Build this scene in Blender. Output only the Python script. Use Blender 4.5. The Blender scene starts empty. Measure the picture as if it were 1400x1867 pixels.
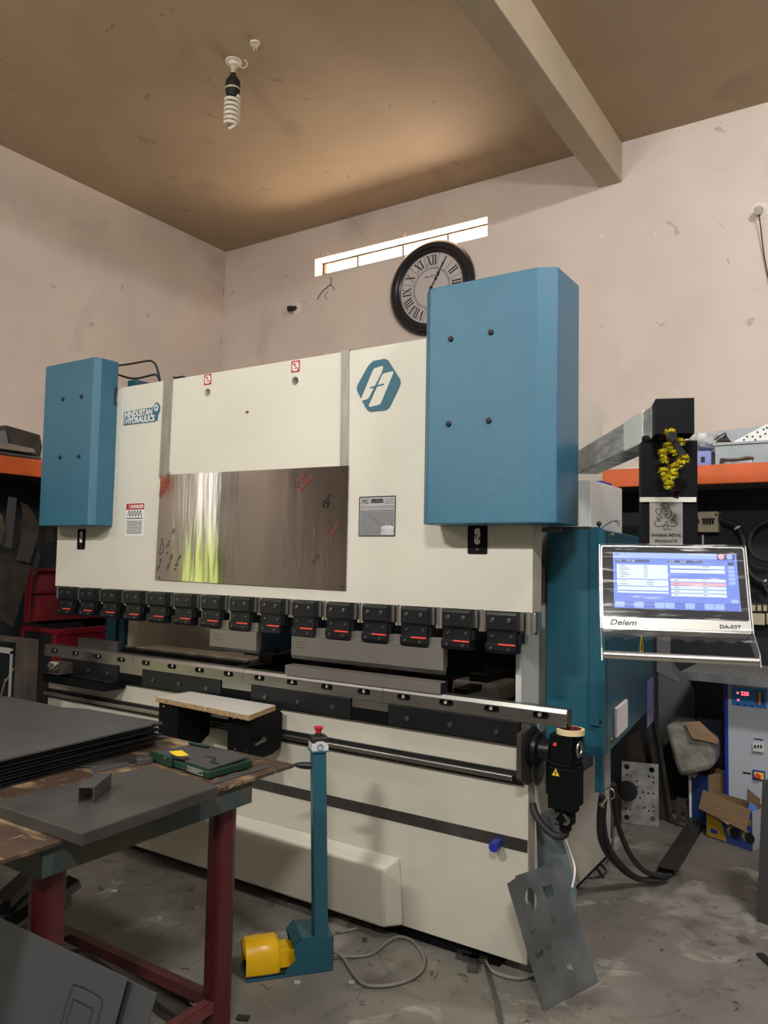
import bpy, bmesh, math, random
from mathutils import Vector, Matrix
random.seed(7)
SC = bpy.context.scene
COL = SC.collection
V = Vector
# ------------------------------------------------------------------ camera, world, lights, exposure
CAMF, YAW, PIT, ROL = 1415.517, -0.580163, 0.0605913, 0.0186884
CPOS = V((1.71067, -2.85910, 1.58400))
_f = V((math.sin(YAW)*math.cos(PIT), math.cos(YAW)*math.cos(PIT), math.sin(PIT)))
_r = V((math.cos(YAW), -math.sin(YAW), 0)); _u = _r.cross(_f)
_R = _r*math.cos(ROL)+_u*math.sin(ROL); _U = -_r*math.sin(ROL)+_u*math.cos(ROL)
cd = bpy.data.cameras.new('camera'); cam = bpy.data.objects.new('camera', cd); COL.objects.link(cam)
cam.matrix_world = Matrix(((_R.x,_U.x,-_f.x,CPOS.x),(_R.y,_U.y,-_f.y,CPOS.y),(_R.z,_U.z,-_f.z,CPOS.z),(0,0,0,1)))
cd.sensor_fit = 'VERTICAL'; cd.sensor_height = 36.0; cd.lens = CAMF/1867*36.0; cd.clip_start = .05
SC.camera = cam
def ray(u, v): return _R*((u-700)/CAMF) + _U*((933.5-v)/CAMF) + _f
def at(u, v, x=None, y=None, z=None, d=None):
    """world point seen at (u, v) of the photograph, on the plane x=, y= or z= (or at forward depth d)"""
    r = ray(u, v)
    if d is not None: return CPOS + r*d
    i, val = (0, x) if x is not None else ((1, y) if y is not None else (2, z))
    return CPOS + r*((val-CPOS[i])/r[i])

SC.view_settings.view_transform = 'Standard'; SC.view_settings.look = 'None'
SC.view_settings.exposure = 0.45; SC.view_settings.gamma = 1.0; SC.view_settings.use_curve_mapping = False

wd = bpy.data.worlds.new('world'); SC.world = wd; wd.use_nodes = True
wn = wd.node_tree; wn.nodes.clear()
wo = wn.nodes.new('ShaderNodeOutputWorld'); wb = wn.nodes.new('ShaderNodeBackground')
tc = wn.nodes.new('ShaderNodeTexCoord'); sp = wn.nodes.new('ShaderNodeSeparateXYZ'); cr = wn.nodes.new('ShaderNodeValToRGB')
wn.links.new(tc.outputs['Generated'], sp.inputs[0]); wn.links.new(sp.outputs['Z'], cr.inputs[0]); wn.links.new(cr.outputs[0], wb.inputs[0]); wn.links.new(wb.outputs[0], wo.inputs[0])
e = cr.color_ramp.elements
e[0].position = 0.0; e[0].color = (.55,.66,.20,1); e[1].position = .06; e[1].color = (1.0,.98,.9,1)
wb.inputs[1].default_value = 3.0

def area(name, loc, target, sx, sy, power, col=(1,1,1), spread=math.pi):
    l = bpy.data.lights.new(name, 'AREA'); l.shape = 'RECTANGLE'; l.size = sx; l.size_y = sy; l.energy = power; l.color = col; l.spread = spread
    o = bpy.data.objects.new(name, l); COL.objects.link(o); o.location = loc
    o.rotation_euler = (V(target)-V(loc)).to_track_quat('-Z', 'Y').to_euler(); return o
area('workshop_tube_light', (-.5,-3.7,3.7), (-.6,0,1.2), .55, .08, 64, (1.0,.97,.90))
area('workshop_tube_light', (2.1,-3.7,3.7), (0,0,1.2), .55, .08, 58, (1.0,.97,.92))
area('workshop_tube_light', (2.9,-1.2,4.6), (1.4,2.7,1.6), .9, .12, 75, (1.0,.98,.98))
area('left_tube_light', (-3.2,-3.6,3.3), (-2.2,0,1.2), .5, .2, 16, (1.0,.93,.84))
area('window_daylight', (-1.87,4.2,3.35), (-1.87,2.7,4.28), 2.2, 1.6, 850, (1.0,.74,.56))
area('rear_fill_light', (1.5,-6.6,1.9), (0,0,1.4), 3.0, 2.4, 7, (.93,.97,1.0))  # unseen soft fill added behind the camera; the front wall has no doorway

# ------------------------------------------------------------------ materials
def nt(m):
    m.use_nodes = True; return m.node_tree
def mat(name, col, rough=.5, metal=0, var=0.0, vscale=6, bump=0.0, bscale=60, col2=None, spec=None, coat=0, stretch=None, thr=(.35,.7), rvar=0, emit=None, estr=1, coord='Object', aniso=0, detail=5):
    m = bpy.data.materials.new(name); n = nt(m); b = n.nodes['Principled BSDF']
    b.inputs['Base Color'].default_value = (*col,1); b.inputs['Roughness'].default_value = rough; b.inputs['Metallic'].default_value = metal
    if spec is not None: b.inputs['Specular IOR Level'].default_value = spec
    if coat: b.inputs['Coat Weight'].default_value = coat
    if aniso: b.inputs['Anisotropic'].default_value = aniso
    if emit: b.inputs['Emission Color'].default_value = (*emit,1); b.inputs['Emission Strength'].default_value = estr
    if var or col2 or bump or rvar:
        t = n.nodes.new('ShaderNodeTexCoord'); mp = n.nodes.new('ShaderNodeMapping'); n.links.new(t.outputs[coord], mp.inputs[0])
        if stretch: mp.inputs['Scale'].default_value = stretch
    if var or col2:
        nz = n.nodes.new('ShaderNodeTexNoise'); nz.inputs['Scale'].default_value = vscale; nz.inputs['Detail'].default_value = detail; n.links.new(mp.outputs[0], nz.inputs[0])
        r = n.nodes.new('ShaderNodeValToRGB'); r.color_ramp.elements[0].position = thr[0]; r.color_ramp.elements[1].position = thr[1]
        c2 = col2 or tuple(min(1,c*(1+var)) for c in col); c1 = col if col2 else tuple(c*(1-var) for c in col)
        r.color_ramp.elements[0].color = (*c1,1); r.color_ramp.elements[1].color = (*c2,1)
        n.links.new(nz.outputs[0], r.inputs[0]); n.links.new(r.outputs[0], b.inputs['Base Color'])
        if rvar:
            mr = n.nodes.new('ShaderNodeMapRange'); mr.inputs['To Min'].default_value = rough-rvar; mr.inputs['To Max'].default_value = rough+rvar
            n.links.new(nz.outputs[0], mr.inputs[0]); n.links.new(mr.outputs[0], b.inputs['Roughness'])
    if bump:
        nb = n.nodes.new('ShaderNodeTexNoise'); nb.inputs['Scale'].default_value = bscale; nb.inputs['Detail'].default_value = 4; n.links.new(mp.outputs[0], nb.inputs[0])
        bp = n.nodes.new('ShaderNodeBump'); bp.inputs['Strength'].default_value = bump; bp.inputs['Distance'].default_value = .01
        n.links.new(nb.outputs[0], bp.inputs['Height']); n.links.new(bp.outputs[0], b.inputs['Normal'])
    return m
def s2l(r,g,b):
    return tuple((c/255/12.92 if c/255<=.04045 else ((c/255+.055)/1.055)**2.4) for c in (r,g,b))
M = {}
M['cream'] = mat('cream_paint', (.65,.63,.545), .42, var=.05, vscale=1.6, bump=.05, bscale=25)
M['cream_low'] = mat('cream_paint_darker', (.55,.525,.445), .38, var=.10, vscale=1.3, bump=.06, bscale=12, detail=8)  # darker, more mottled cream for the bed front
M['teal'] = mat('teal_paint', s2l(48,103,128), .34, bump=.26, bscale=230, var=.04, vscale=3)
M['teal_smooth'] = mat('teal_smooth_paint', s2l(34,86,102), .32, var=.05, vscale=3)
M['teal_shaded'] = mat('teal_shaded_panel', s2l(6,38,52), .2, var=.06, vscale=2)  # the machine's teal with the side cover's shade put into the colour
M['logo_teal'] = mat('logo_teal_print', s2l(46,98,118), .5)
M['black'] = mat('black_paint', (.004,.0045,.0055), .5, spec=.12)
M['blackm'] = mat('black_oxide_steel', (.009,.010,.012), .36, var=.3, vscale=8, spec=.4)
M['rubber'] = mat('black_rubber', (.02,.02,.021), .6)
M['steel'] = mat('ground_steel', (.42,.41,.39), .34, metal=1, var=.12, vscale=5, stretch=(1,20,20))
M['steel_b'] = mat('bright_steel', (.72,.70,.66), .25, metal=1)
M['steel_d'] = mat('dark_steel', (.16,.155,.15), .38, metal=.85, var=.25, vscale=7, rvar=.1)
M['steel_tool'] = mat('tool_steel', (.30,.28,.26), .42, metal=.75, var=.08, vscale=4)
M['strap'] = mat('strap_steel', (.36,.34,.31), .45, metal=.7, var=.12, vscale=6, stretch=(6,6,1))
M['red'] = mat('red_lever', (.75,.07,.05), .4)
M['redp'] = mat('red_paint', s2l(120,22,36), .45, var=.12, vscale=5)
M['orange'] = mat('orange_paint', s2l(214,98,44), .55, var=.10, vscale=5, bump=.1, bscale=20)
M['darkfloor'] = mat('dark_sheet', (.085,.086,.088), .42, metal=.3, var=.12, vscale=3)
M['brown_rust'] = mat('brown_rusty_steel', (.045,.034,.028), .7, var=.4, vscale=9, bump=.15, bscale=30)
M['white'] = mat('white_plastic', (.72,.72,.70), .4)
M['offwhite'] = mat('ivory_plastic', (.60,.54,.38), .45, var=.1, vscale=20)
M['whitepaint'] = mat('white_sheet_paint', (.58,.60,.58), .4, var=.04, vscale=3)
M['blackplastic'] = mat('black_plastic', (.018,.018,.02), .45, bump=.05, bscale=200)
M['yellow'] = mat('yellow_plastic', s2l(232,182,14), .3, var=.10, vscale=9, bump=.04, bscale=30)
M['yellow_print'] = mat('yellow_print', s2l(238,205,40), .5)
M['ink'] = mat('black_ink', (.01,.01,.012), .6)
M['ink_red'] = mat('red_marker', (.35,.04,.03), .6)
M['redprint'] = mat('red_print', s2l(170,32,36), .5)
M['paper'] = mat('white_print', (.75,.74,.72), .5)
M['silverprint'] = mat('silver_print', (.50,.50,.53), .35, metal=.3)
M['blue'] = mat('blue_plastic', s2l(36,52,160), .4)
M['cardboard'] = mat('cardboard', s2l(142,116,86), .8, var=.12, vscale=8, stretch=(1,1,6))
M['cablegrey'] = mat('grey_cable_sheath', (.23,.21,.18), .5)
M['green'] = mat('green_case_plastic', s2l(24,56,42), .4, var=.08, vscale=6)
M['foam'] = mat('dark_grey_foam', (.05,.05,.053), .75, var=.12, vscale=20)
M['boardtop'] = mat('white_laminate', (.60,.58,.53), .35, var=.06, vscale=9)
M['aluminium'] = mat('aluminium', (.62,.62,.60), .3, metal=.9)
M['galv'] = mat('zinc_grey_sheet', (.24,.265,.28), .42, metal=.6, var=.22, vscale=7, rvar=.1)
M['flower'] = mat('yellow_petals', s2l(255,232,70), .8, var=.25, vscale=60)
M['flower_d'] = mat('dark_purple_petals', (.05,.008,.03), .7, var=.4, vscale=50)
M['glasswhite'] = mat('opal_glass', (.80,.74,.64), .25, coat=.5)
M['brass'] = mat('brass', (.60,.40,.15), .3, metal=1)
M['tape_c'] = mat('masking_tape', s2l(226,208,160), .6)
M['tape_w'] = mat('white_tape', (.62,.62,.55), .5, bump=.3, bscale=80)
M['cobweb'] = mat('dusty_thread', (.55,.42,.32), .9)
M['stabwhite'] = mat('pale_grey_cabinet_paint', (.50,.54,.60), .35)
M['stabblue'] = mat('blue_cabinet_paint', s2l(22,60,190), .35)
M['lcdblue'] = mat('blue_panel_print', s2l(40,140,220), .4)
M['ledred'] = mat('red_led', (.9,.05,.05), .4, emit=(1,.06,.08), estr=3.5)
M['concrete_block'] = mat('concrete', (.45,.43,.40), .8, var=.15, vscale=12)
def plywood_top():
    m = mat('worn_brown_plywood', s2l(74,58,46), .42, var=.22, vscale=4, bump=.12, bscale=14, detail=9)
    n = m.node_tree; b = n.nodes['Principled BSDF']; src = b.inputs['Base Color'].links[0].from_socket
    t = n.nodes.new('ShaderNodeTexCoord')
    prev = src
    for (sc, st, th0, th1, c, rot) in ((4,(1,2.6,1),.53,.68,s2l(168,144,108),.3),(26,(.35,6,1),.66,.70,s2l(190,172,146),.9),(30,(5,.4,1),.67,.70,s2l(160,140,118),-.4)):
        mp = n.nodes.new('ShaderNodeMapping'); mp.inputs['Scale'].default_value = st; mp.inputs['Rotation'].default_value = (0,0,rot); n.links.new(t.outputs['Object'], mp.inputs[0])
        nz = n.nodes.new('ShaderNodeTexNoise'); nz.inputs['Scale'].default_value = sc; nz.inputs['Detail'].default_value = 6; n.links.new(mp.outputs[0], nz.inputs[0])
        r = n.nodes.new('ShaderNodeValToRGB'); r.color_ramp.elements[0].position = th0; r.color_ramp.elements[1].position = th1; n.links.new(nz.outputs[0], r.inputs[0])
        mx = n.nodes.new('ShaderNodeMix'); mx.data_type = 'RGBA'; n.links.new(r.outputs[0], mx.inputs[0]); n.links.new(prev, mx.inputs[6]); mx.inputs[7].default_value = (*c,1)
        prev = mx.outputs[2]
    n.links.new(prev, b.inputs['Base Color']); return m
M['ply'] = plywood_top()
def floor_mat():
    m = mat('stained_concrete_floor', s2l(124,120,112), .6, var=.26, vscale=2.1, bump=.25, bscale=9, detail=10, rvar=.12)
    n = m.node_tree; b = n.nodes['Principled BSDF']; prev = b.inputs['Base Color'].links[0].from_socket
    t = n.nodes.new('ShaderNodeTexCoord')
    for (sc, dt, th0, th1, c, f, off) in ((2.2,8,.54,.68,s2l(84,79,72),.8,0),(5.0,9,.62,.68,s2l(66,60,54),.7,3),(3.1,10,.55,.63,s2l(166,162,152),.75,7),(14,8,.63,.68,s2l(48,44,40),.8,11),(40,4,.66,.72,s2l(176,172,160),.5,17)):
        mp = n.nodes.new('ShaderNodeMapping'); mp.inputs['Location'].default_value = (off,off*.7,0); n.links.new(t.outputs['Object'], mp.inputs[0])
        nz = n.nodes.new('ShaderNodeTexNoise'); nz.inputs['Scale'].default_value = sc; nz.inputs['Detail'].default_value = dt; nz.inputs['Roughness'].default_value = .62; nz.inputs['Distortion'].default_value = .6; n.links.new(mp.outputs[0], nz.inputs[0])
        r = n.nodes.new('ShaderNodeValToRGB'); r.color_ramp.elements[0].position = th0; r.color_ramp.elements[1].position = th1; r.color_ramp.elements[1].color = (f,f,f,1); n.links.new(nz.outputs[0], r.inputs[0])
        mx = n.nodes.new('ShaderNodeMix'); mx.data_type = 'RGBA'; n.links.new(r.outputs[0], mx.inputs[0]); n.links.new(prev, mx.inputs[6]); mx.inputs[7].default_value = (*c,1)
        prev = mx.outputs[2]
    # thin cracks
    vo = n.nodes.new('ShaderNodeTexVoronoi'); vo.feature = 'DISTANCE_TO_EDGE'; vo.inputs['Scale'].default_value = .45
    nz = n.nodes.new('ShaderNodeTexNoise'); nz.inputs['Scale'].default_value = 3; nz.inputs['Detail'].default_value = 8; n.links.new(t.outputs['Object'], nz.inputs[0])
    ad = n.nodes.new('ShaderNodeVectorMath'); ad.operation = 'ADD'; n.links.new(t.outputs['Object'], ad.inputs[0]); n.links.new(nz.outputs['Color'], ad.inputs[1]); n.links.new(ad.outputs[0], vo.inputs['Vector'])
    r = n.nodes.new('ShaderNodeValToRGB'); r.color_ramp.elements[0].position = 0; r.color_ramp.elements[0].color = (.35,.35,.35,1); r.color_ramp.elements[1].position = .005; r.color_ramp.elements[1].color = (0,0,0,1); n.links.new(vo.outputs['Distance'], r.inputs[0])
    mx = n.nodes.new('ShaderNodeMix'); mx.data_type = 'RGBA'; n.links.new(r.outputs[0], mx.inputs[0]); n.links.new(prev, mx.inputs[6]); mx.inputs[7].default_value = (*s2l(50,46,42),1)
    n.links.new(mx.outputs[2], b.inputs['Base Color']); return m
M['floor'] = floor_mat()
def wall_mat(name, base, dado=None):
    m = mat(name, base, .75, var=.07, vscale=1.4, bump=.12, bscale=7, detail=8)
    n = m.node_tree; b = n.nodes['Principled BSDF']; prev = b.inputs['Base Color'].links[0].from_socket
    t = n.nodes.new('ShaderNodeTexCoord')
    for (sc, th0, th1, c, f) in ((1.3,.60,.70,tuple(v*.78 for v in base),.6),(5.5,.68,.72,tuple(v*.6 for v in base),.7),(9,.70,.74,tuple(min(1,v*1.25) for v in base),.6)):
        nz = n.nodes.new('ShaderNodeTexNoise'); nz.inputs['Scale'].default_value = sc; nz.inputs['Detail'].default_value = 9; nz.inputs['Distortion'].default_value = .8; n.links.new(t.outputs['Object'], nz.inputs[0])
        r = n.nodes.new('ShaderNodeValToRGB'); r.color_ramp.elements[0].position = th0; r.color_ramp.elements[1].position = th1; r.color_ramp.elements[1].color = (f,f,f,1); n.links.new(nz.outputs[0], r.inputs[0])
        mx = n.nodes.new('ShaderNodeMix'); mx.data_type = 'RGBA'; n.links.new(r.outputs[0], mx.inputs[0]); n.links.new(prev, mx.inputs[6]); mx.inputs[7].default_value = (*c,1)
        prev = mx.outputs[2]
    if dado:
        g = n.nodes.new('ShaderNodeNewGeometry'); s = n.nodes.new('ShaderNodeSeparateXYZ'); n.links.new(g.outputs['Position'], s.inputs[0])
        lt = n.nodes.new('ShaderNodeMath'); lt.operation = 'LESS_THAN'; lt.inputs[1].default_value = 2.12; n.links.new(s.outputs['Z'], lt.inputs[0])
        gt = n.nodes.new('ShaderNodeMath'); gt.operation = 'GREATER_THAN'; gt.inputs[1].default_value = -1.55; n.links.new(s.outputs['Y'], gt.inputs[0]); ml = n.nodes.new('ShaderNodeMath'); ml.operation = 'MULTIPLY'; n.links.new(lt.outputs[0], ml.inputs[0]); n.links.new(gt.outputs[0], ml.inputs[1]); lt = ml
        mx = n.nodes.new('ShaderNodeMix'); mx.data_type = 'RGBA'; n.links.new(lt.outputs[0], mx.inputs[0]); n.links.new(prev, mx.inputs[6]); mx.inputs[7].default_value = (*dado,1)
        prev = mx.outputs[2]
    n.links.new(prev, b.inputs['Base Color']); return m
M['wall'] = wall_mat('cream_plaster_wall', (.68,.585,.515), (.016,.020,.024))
M['ceil'] = wall_mat('tan_ceiling_paint', (.42,.32,.21))
M['beam'] = wall_mat('beam_plaster', (.46,.38,.27))
def plate_mat():
    m = mat('brushed_sheet_steel', (.42,.385,.365), .11, metal=1, var=.10, vscale=3, rvar=.04)
    n = m.node_tree; b = n.nodes['Principled BSDF']; b.inputs['Anisotropic'].default_value = .2
    t = n.nodes.new('ShaderNodeTexCoord'); mp = n.nodes.new('ShaderNodeMapping'); mp.inputs['Scale'].default_value = (7,1,.8); n.links.new(t.outputs['Object'], mp.inputs[0])
    nz = n.nodes.new('ShaderNodeTexNoise'); nz.inputs['Scale'].default_value = 1.6; nz.inputs['Detail'].default_value = 3; n.links.new(mp.outputs[0], nz.inputs[0])
    bp = n.nodes.new('ShaderNodeBump'); bp.inputs['Strength'].default_value = .10; bp.inputs['Distance'].default_value = .012; n.links.new(nz.outputs[0], bp.inputs['Height']); n.links.new(bp.outputs[0], b.inputs['Normal'])
    return m
M['sheet'] = plate_mat()
def chip_mat():
    m = mat('chipboard_edge', s2l(120,88,58), .8, col2=s2l(196,166,126), vscale=180, thr=(.4,.6)); return m
M['chip'] = chip_mat()
def film_mat(name, lo, hi, stretch, tint=(.9,.9,.9)):
    m = bpy.data.materials.new(name); n = nt(m); n.nodes.clear()
    o = n.nodes.new('ShaderNodeOutputMaterial'); mx = n.nodes.new('ShaderNodeMixShader'); tr = n.nodes.new('ShaderNodeBsdfTransparent'); g = n.nodes.new('ShaderNodeBsdfPrincipled')
    g.inputs['Base Color'].default_value = (*tint,1); g.inputs['Roughness'].default_value = .12
    t = n.nodes.new('ShaderNodeTexCoord'); mp = n.nodes.new('ShaderNodeMapping'); mp.inputs['Scale'].default_value = stretch; n.links.new(t.outputs['Object'], mp.inputs[0])
    nz = n.nodes.new('ShaderNodeTexNoise'); nz.inputs['Scale'].default_value = 10; nz.inputs['Detail'].default_value = 5; nz.inputs['Distortion'].default_value = .5; n.links.new(mp.outputs[0], nz.inputs[0])
    r = n.nodes.new('ShaderNodeValToRGB'); r.color_ramp.elements[0].position = lo; r.color_ramp.elements[1].position = hi; r.color_ramp.elements[0].color = (.04,.04,.04,1); r.color_ramp.elements[1].color = (.5,.5,.5,1); n.links.new(nz.outputs[0], r.inputs[0])
    bp = n.nodes.new('ShaderNodeBump'); bp.inputs['Strength'].default_value = .8; bp.inputs['Distance'].default_value = .01; n.links.new(nz.outputs[0], bp.inputs['Height']); n.links.new(bp.outputs[0], g.inputs['Normal'])
    n.links.new(r.outputs[0], mx.inputs[0]); n.links.new(tr.outputs[0], mx.inputs[1]); n.links.new(g.outputs[0], mx.inputs[2]); n.links.new(mx.outputs[0], o.inputs[0]); return m
M['film'] = film_mat('clear_stretch_film', .56, .72, (1,1,9))
M['wrapped'] = mat('film_wrapped_grey_tube', (.30,.30,.28), .25, var=.30, vscale=7, bump=.8, bscale=16, stretch=(1,1,3))
M['crumple'] = mat('crumpled_clear_bag', (.62,.64,.64), .18, var=.35, vscale=18, bump=1.0, bscale=22)
M['bundle'] = mat('dusty_wrapped_bundle', (.20,.19,.16), .35, col2=(.42,.40,.36), vscale=9, bump=1.0, bscale=18)

# ------------------------------------------------------------------ mesh helpers
WO = {}    # world origin of every object made (no object here is rotated)
def new_bm(): return bmesh.new()
def quadface(bm, pts):
    return bm.faces.new([bm.verts.new(p) for p in pts])
def prism(bm, pts, vec):
    vec = V(vec); a = [bm.verts.new(V(p)) for p in pts]; b = [bm.verts.new(V(p)+vec) for p in pts]
    n = len(pts); bm.faces.new(a[::-1]); bm.faces.new(b)
    for i in range(n): bm.faces.new((a[i], a[(i+1)%n], b[(i+1)%n], b[i]))
def box(bm, x0,x1,y0,y1,z0,z1):
    prism(bm, [(x0,y0,z0),(x1,y0,z0),(x1,y1,z0),(x0,y1,z0)], (0,0,z1-z0))
def obox(bm, c, u, v, w, a, b, d):
    """box centred at c with half sizes a, b, d along unit axes u, v, w"""
    c, u, v, w = V(c), V(u).normalized(), V(v).normalized(), V(w).normalized()
    prism(bm, [c-u*a-v*b-w*d, c+u*a-v*b-w*d, c+u*a+v*b-w*d, c-u*a+v*b-w*d], w*2*d)
def frame_of(ax):
    ax = V(ax).normalized(); h = V((0,0,1)) if abs(ax.z) < .9 else V((1,0,0))
    u = ax.cross(h).normalized(); return u, ax.cross(u).normalized(), ax
def cyl(bm, p0, p1, r0, r1=None, n=20, caps=True):
    p0, p1 = V(p0), V(p1); r1 = r0 if r1 is None else r1; u, v, w = frame_of(p1-p0)
    A = [bm.verts.new(p0+(u*math.cos(t)+v*math.sin(t))*r0) for t in [2*math.pi*i/n for i in range(n)]]
    B = [bm.verts.new(p1+(u*math.cos(t)+v*math.sin(t))*r1) for t in [2*math.pi*i/n for i in range(n)]]
    for i in range(n): bm.faces.new((A[i],A[(i+1)%n],B[(i+1)%n],B[i]))
    if caps: bm.faces.new(A[::-1]); bm.faces.new(B)
def lathe(bm, prof, o, ax, n=28, caps=True):
    o = V(o); u, v, w = frame_of(ax); rings = []
    for r, h in prof:
        rings.append([bm.verts.new(o+w*h+(u*math.cos(t)+v*math.sin(t))*max(r,1e-5)) for t in [2*math.pi*i/n for i in range(n)]])
    for A, B in zip(rings, rings[1:]):
        for i in range(n): bm.faces.new((A[i],A[(i+1)%n],B[(i+1)%n],B[i]))
    if caps: bm.faces.new(rings[0][::-1]); bm.faces.new(rings[-1])
def smooth_pts(pts, k=6):
    P = [V(p) for p in pts]; out = []
    for i in range(len(P)-1):
        p0 = P[max(i-1,0)]; p1 = P[i]; p2 = P[i+1]; p3 = P[min(i+2,len(P)-1)]
        for j in range(k):
            t = j/k; out.append(.5*((2*p1)+(p2-p0)*t+(2*p0-5*p1+4*p2-p3)*t*t+(3*p1-p0-3*p2+p3)*t*t*t))
    out.append(P[-1]); return out
def tube(bm, pts, r, n=8, k=6, caps=True):
    P = smooth_pts(pts, k) if k > 1 else [V(p) for p in pts]; rings = []; u = None
    for i, p in enumerate(P):
        t = (P[min(i+1,len(P)-1)]-P[max(i-1,0)]).normalized()
        if u is None: u, _, _ = frame_of(t)
        u = (u-t*u.dot(t)).normalized(); v = t.cross(u)
        rr = r[min(i*len(r)//len(P), len(r)-1)] if isinstance(r, (list,tuple)) else r
        rings.append([bm.verts.new(p+(u*math.cos(a)+v*math.sin(a))*rr) for a in [2*math.pi*j/n for j in range(n)]])
    for A, B in zip(rings, rings[1:]):
        for i in range(n): bm.faces.new((A[i],A[(i+1)%n],B[(i+1)%n],B[i]))
    if caps: bm.faces.new(rings[0][::-1]); bm.faces.new(rings[-1])
def rsq(w, h, r, n=4):
    out = []
    for cx, cy, a0 in ((w/2-r,h/2-r,0),(-w/2+r,h/2-r,90),(-w/2+r,-h/2+r,180),(w/2-r,-h/2+r,270)):
        for i in range(n+1):
            a = math.radians(a0+90*i/n); out.append((cx+r*math.cos(a), cy+r*math.sin(a)))
    return out
def circ(x, y, r, n=18, sy=1): return [(x+r*math.cos(2*math.pi*i/n), y+sy*r*math.sin(2*math.pi*i/n)) for i in range(n)]
def link(o, parent, origin):
    COL.objects.link(o); WO[o.name] = V(origin)
    if parent is not None: o.parent = parent; o.location = V(origin)-WO[parent.name]
    else: o.location = origin
def ob(name, bm, m, parent=None, bevel=0, smooth=False, origin=None, label=None, solid=0, sub=0):
    bmesh.ops.recalc_face_normals(bm, faces=bm.faces)
    if origin is None:
        mn = V([min(v.co[i] for v in bm.verts) for i in range(3)]); mx = V([max(v.co[i] for v in bm.verts) for i in range(3)])
        origin = V(((mn.x+mx.x)/2,(mn.y+mx.y)/2,mn.z))
    origin = V(origin)
    for v in bm.verts: v.co -= origin
    me = bpy.data.meshes.new(name); bm.to_mesh(me); bm.free()
    for mm in (m if isinstance(m, (list,tuple)) else [m]): me.materials.append(mm)
    if smooth:
        for p in me.polygons: p.use_smooth = True
    o = bpy.data.objects.new(name, me); link(o, parent, origin)
    if solid: md = o.modifiers.new('solid','SOLIDIFY'); md.thickness = solid; md.offset = 0
    if bevel: md = o.modifiers.new('bevel','BEVEL'); md.width = bevel; md.segments = 2; md.limit_method = 'ANGLE'; md.angle_limit = math.radians(40)
    if sub: md = o.modifiers.new('sub','SUBSURF'); md.levels = sub; md.render_levels = sub
    if smooth: 
        try: me.set_sharp_from_angle(angle=math.radians(38))
        except Exception: pass
    if label: o['label'] = label
    return o
def curve_mesh(cu):
    tmp = bpy.data.objects.new('tmp', cu); COL.objects.link(tmp)
    dg = bpy.context.evaluated_depsgraph_get(); dg.update()
    me = bpy.data.meshes.new_from_object(tmp.evaluated_get(dg)); bpy.data.objects.remove(tmp); bpy.data.curves.remove(cu); return me
def place_mesh(name, me, m, parent, o, u, v, origin=None, label=None):
    o, u, v = V(o), V(u).normalized(), V(v).normalized(); w = u.cross(v)
    if not me.vertices: return None
    for p in me.vertices: p.co = o+u*p.co.x+v*p.co.y+w*p.co.z
    bm = new_bm(); bm.from_mesh(me); bpy.data.meshes.remove(me)
    return ob(name, bm, m, parent, origin=origin, label=label)
def flat(name, loops, th, m, parent, o, u, v, label=None, bevel=0, origin=None):
    """plate cut from outline loops[0] with holes loops[1:], thickness th towards u x v"""
    cu = bpy.data.curves.new('c','CURVE'); cu.dimensions = '2D'; cu.fill_mode = 'BOTH'; cu.extrude = th/2
    for lp in loops:
        s = cu.splines.new('POLY'); s.points.add(len(lp)-1); s.use_cyclic_u = True
        for i, p in enumerate(lp): s.points[i].co = (p[0], p[1], 0, 1)
    me = curve_mesh(cu)
    for p in me.vertices: p.co.z += th/2
    r = place_mesh(name, me, m, parent, o, u, v, label=label, origin=origin)
    if bevel: md = r.modifiers.new('bevel','BEVEL'); md.width = bevel; md.segments = 2; md.limit_method = 'ANGLE'
    return r
def text(name, s, size, m, parent, o, u, v, th=.0006, bold=0, align='CENTER', shear=0, sx=1):
    cu = bpy.data.curves.new('t','FONT'); cu.body = s; cu.size = size; cu.extrude = th; cu.offset = bold; cu.align_x = align; cu.align_y = 'CENTER'; cu.shear = shear; cu.resolution_u = 3
    me = curve_mesh(cu)
    for p in me.vertices: p.co.x *= sx
    return place_mesh(name, me, m, parent, o, u, v)
def strokes(name, lines, r, m, parent, o, u, v):
    """thin drawn lines given as 2-D polylines on the plane o,u,v"""
    bm = new_bm(); o, u, v = V(o), V(u).normalized(), V(v).normalized()
    w = u.cross(v)
    for ln in lines:
        P = smooth_pts([(x,y,0) for x, y in ln], 4) if len(ln) > 2 else [V((*p,0)) for p in ln]
        for a, b in zip(P, P[1:]):
            d = (b-a); 
            if d.length < 1e-6: continue
            d.normalize(); n = V((-d.y,d.x,0))*r; a2 = a-d*r*.4; b2 = b+d*r*.4
            q = [a2-n, b2-n, b2+n, a2+n]; quadface(bm, [o+u*p.x+v*p.y+w*.0003 for p in q])
    return ob(name, bm, m, parent)
def thing(name, label, cat, loc, group=None):
    o = bpy.data.objects.new(name, None); COL.objects.link(o); o.location = loc; WO[o.name] = V(loc); o.empty_display_size = .05
    o['label'] = label; o['category'] = cat
    if group: o['group'] = group
    return o
def tag(o, label, cat, group=None):
    o['label'] = label; o['category'] = cat
    if group: o['group'] = group
    return o
def struct(o): o['kind'] = 'structure'; return o
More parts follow.
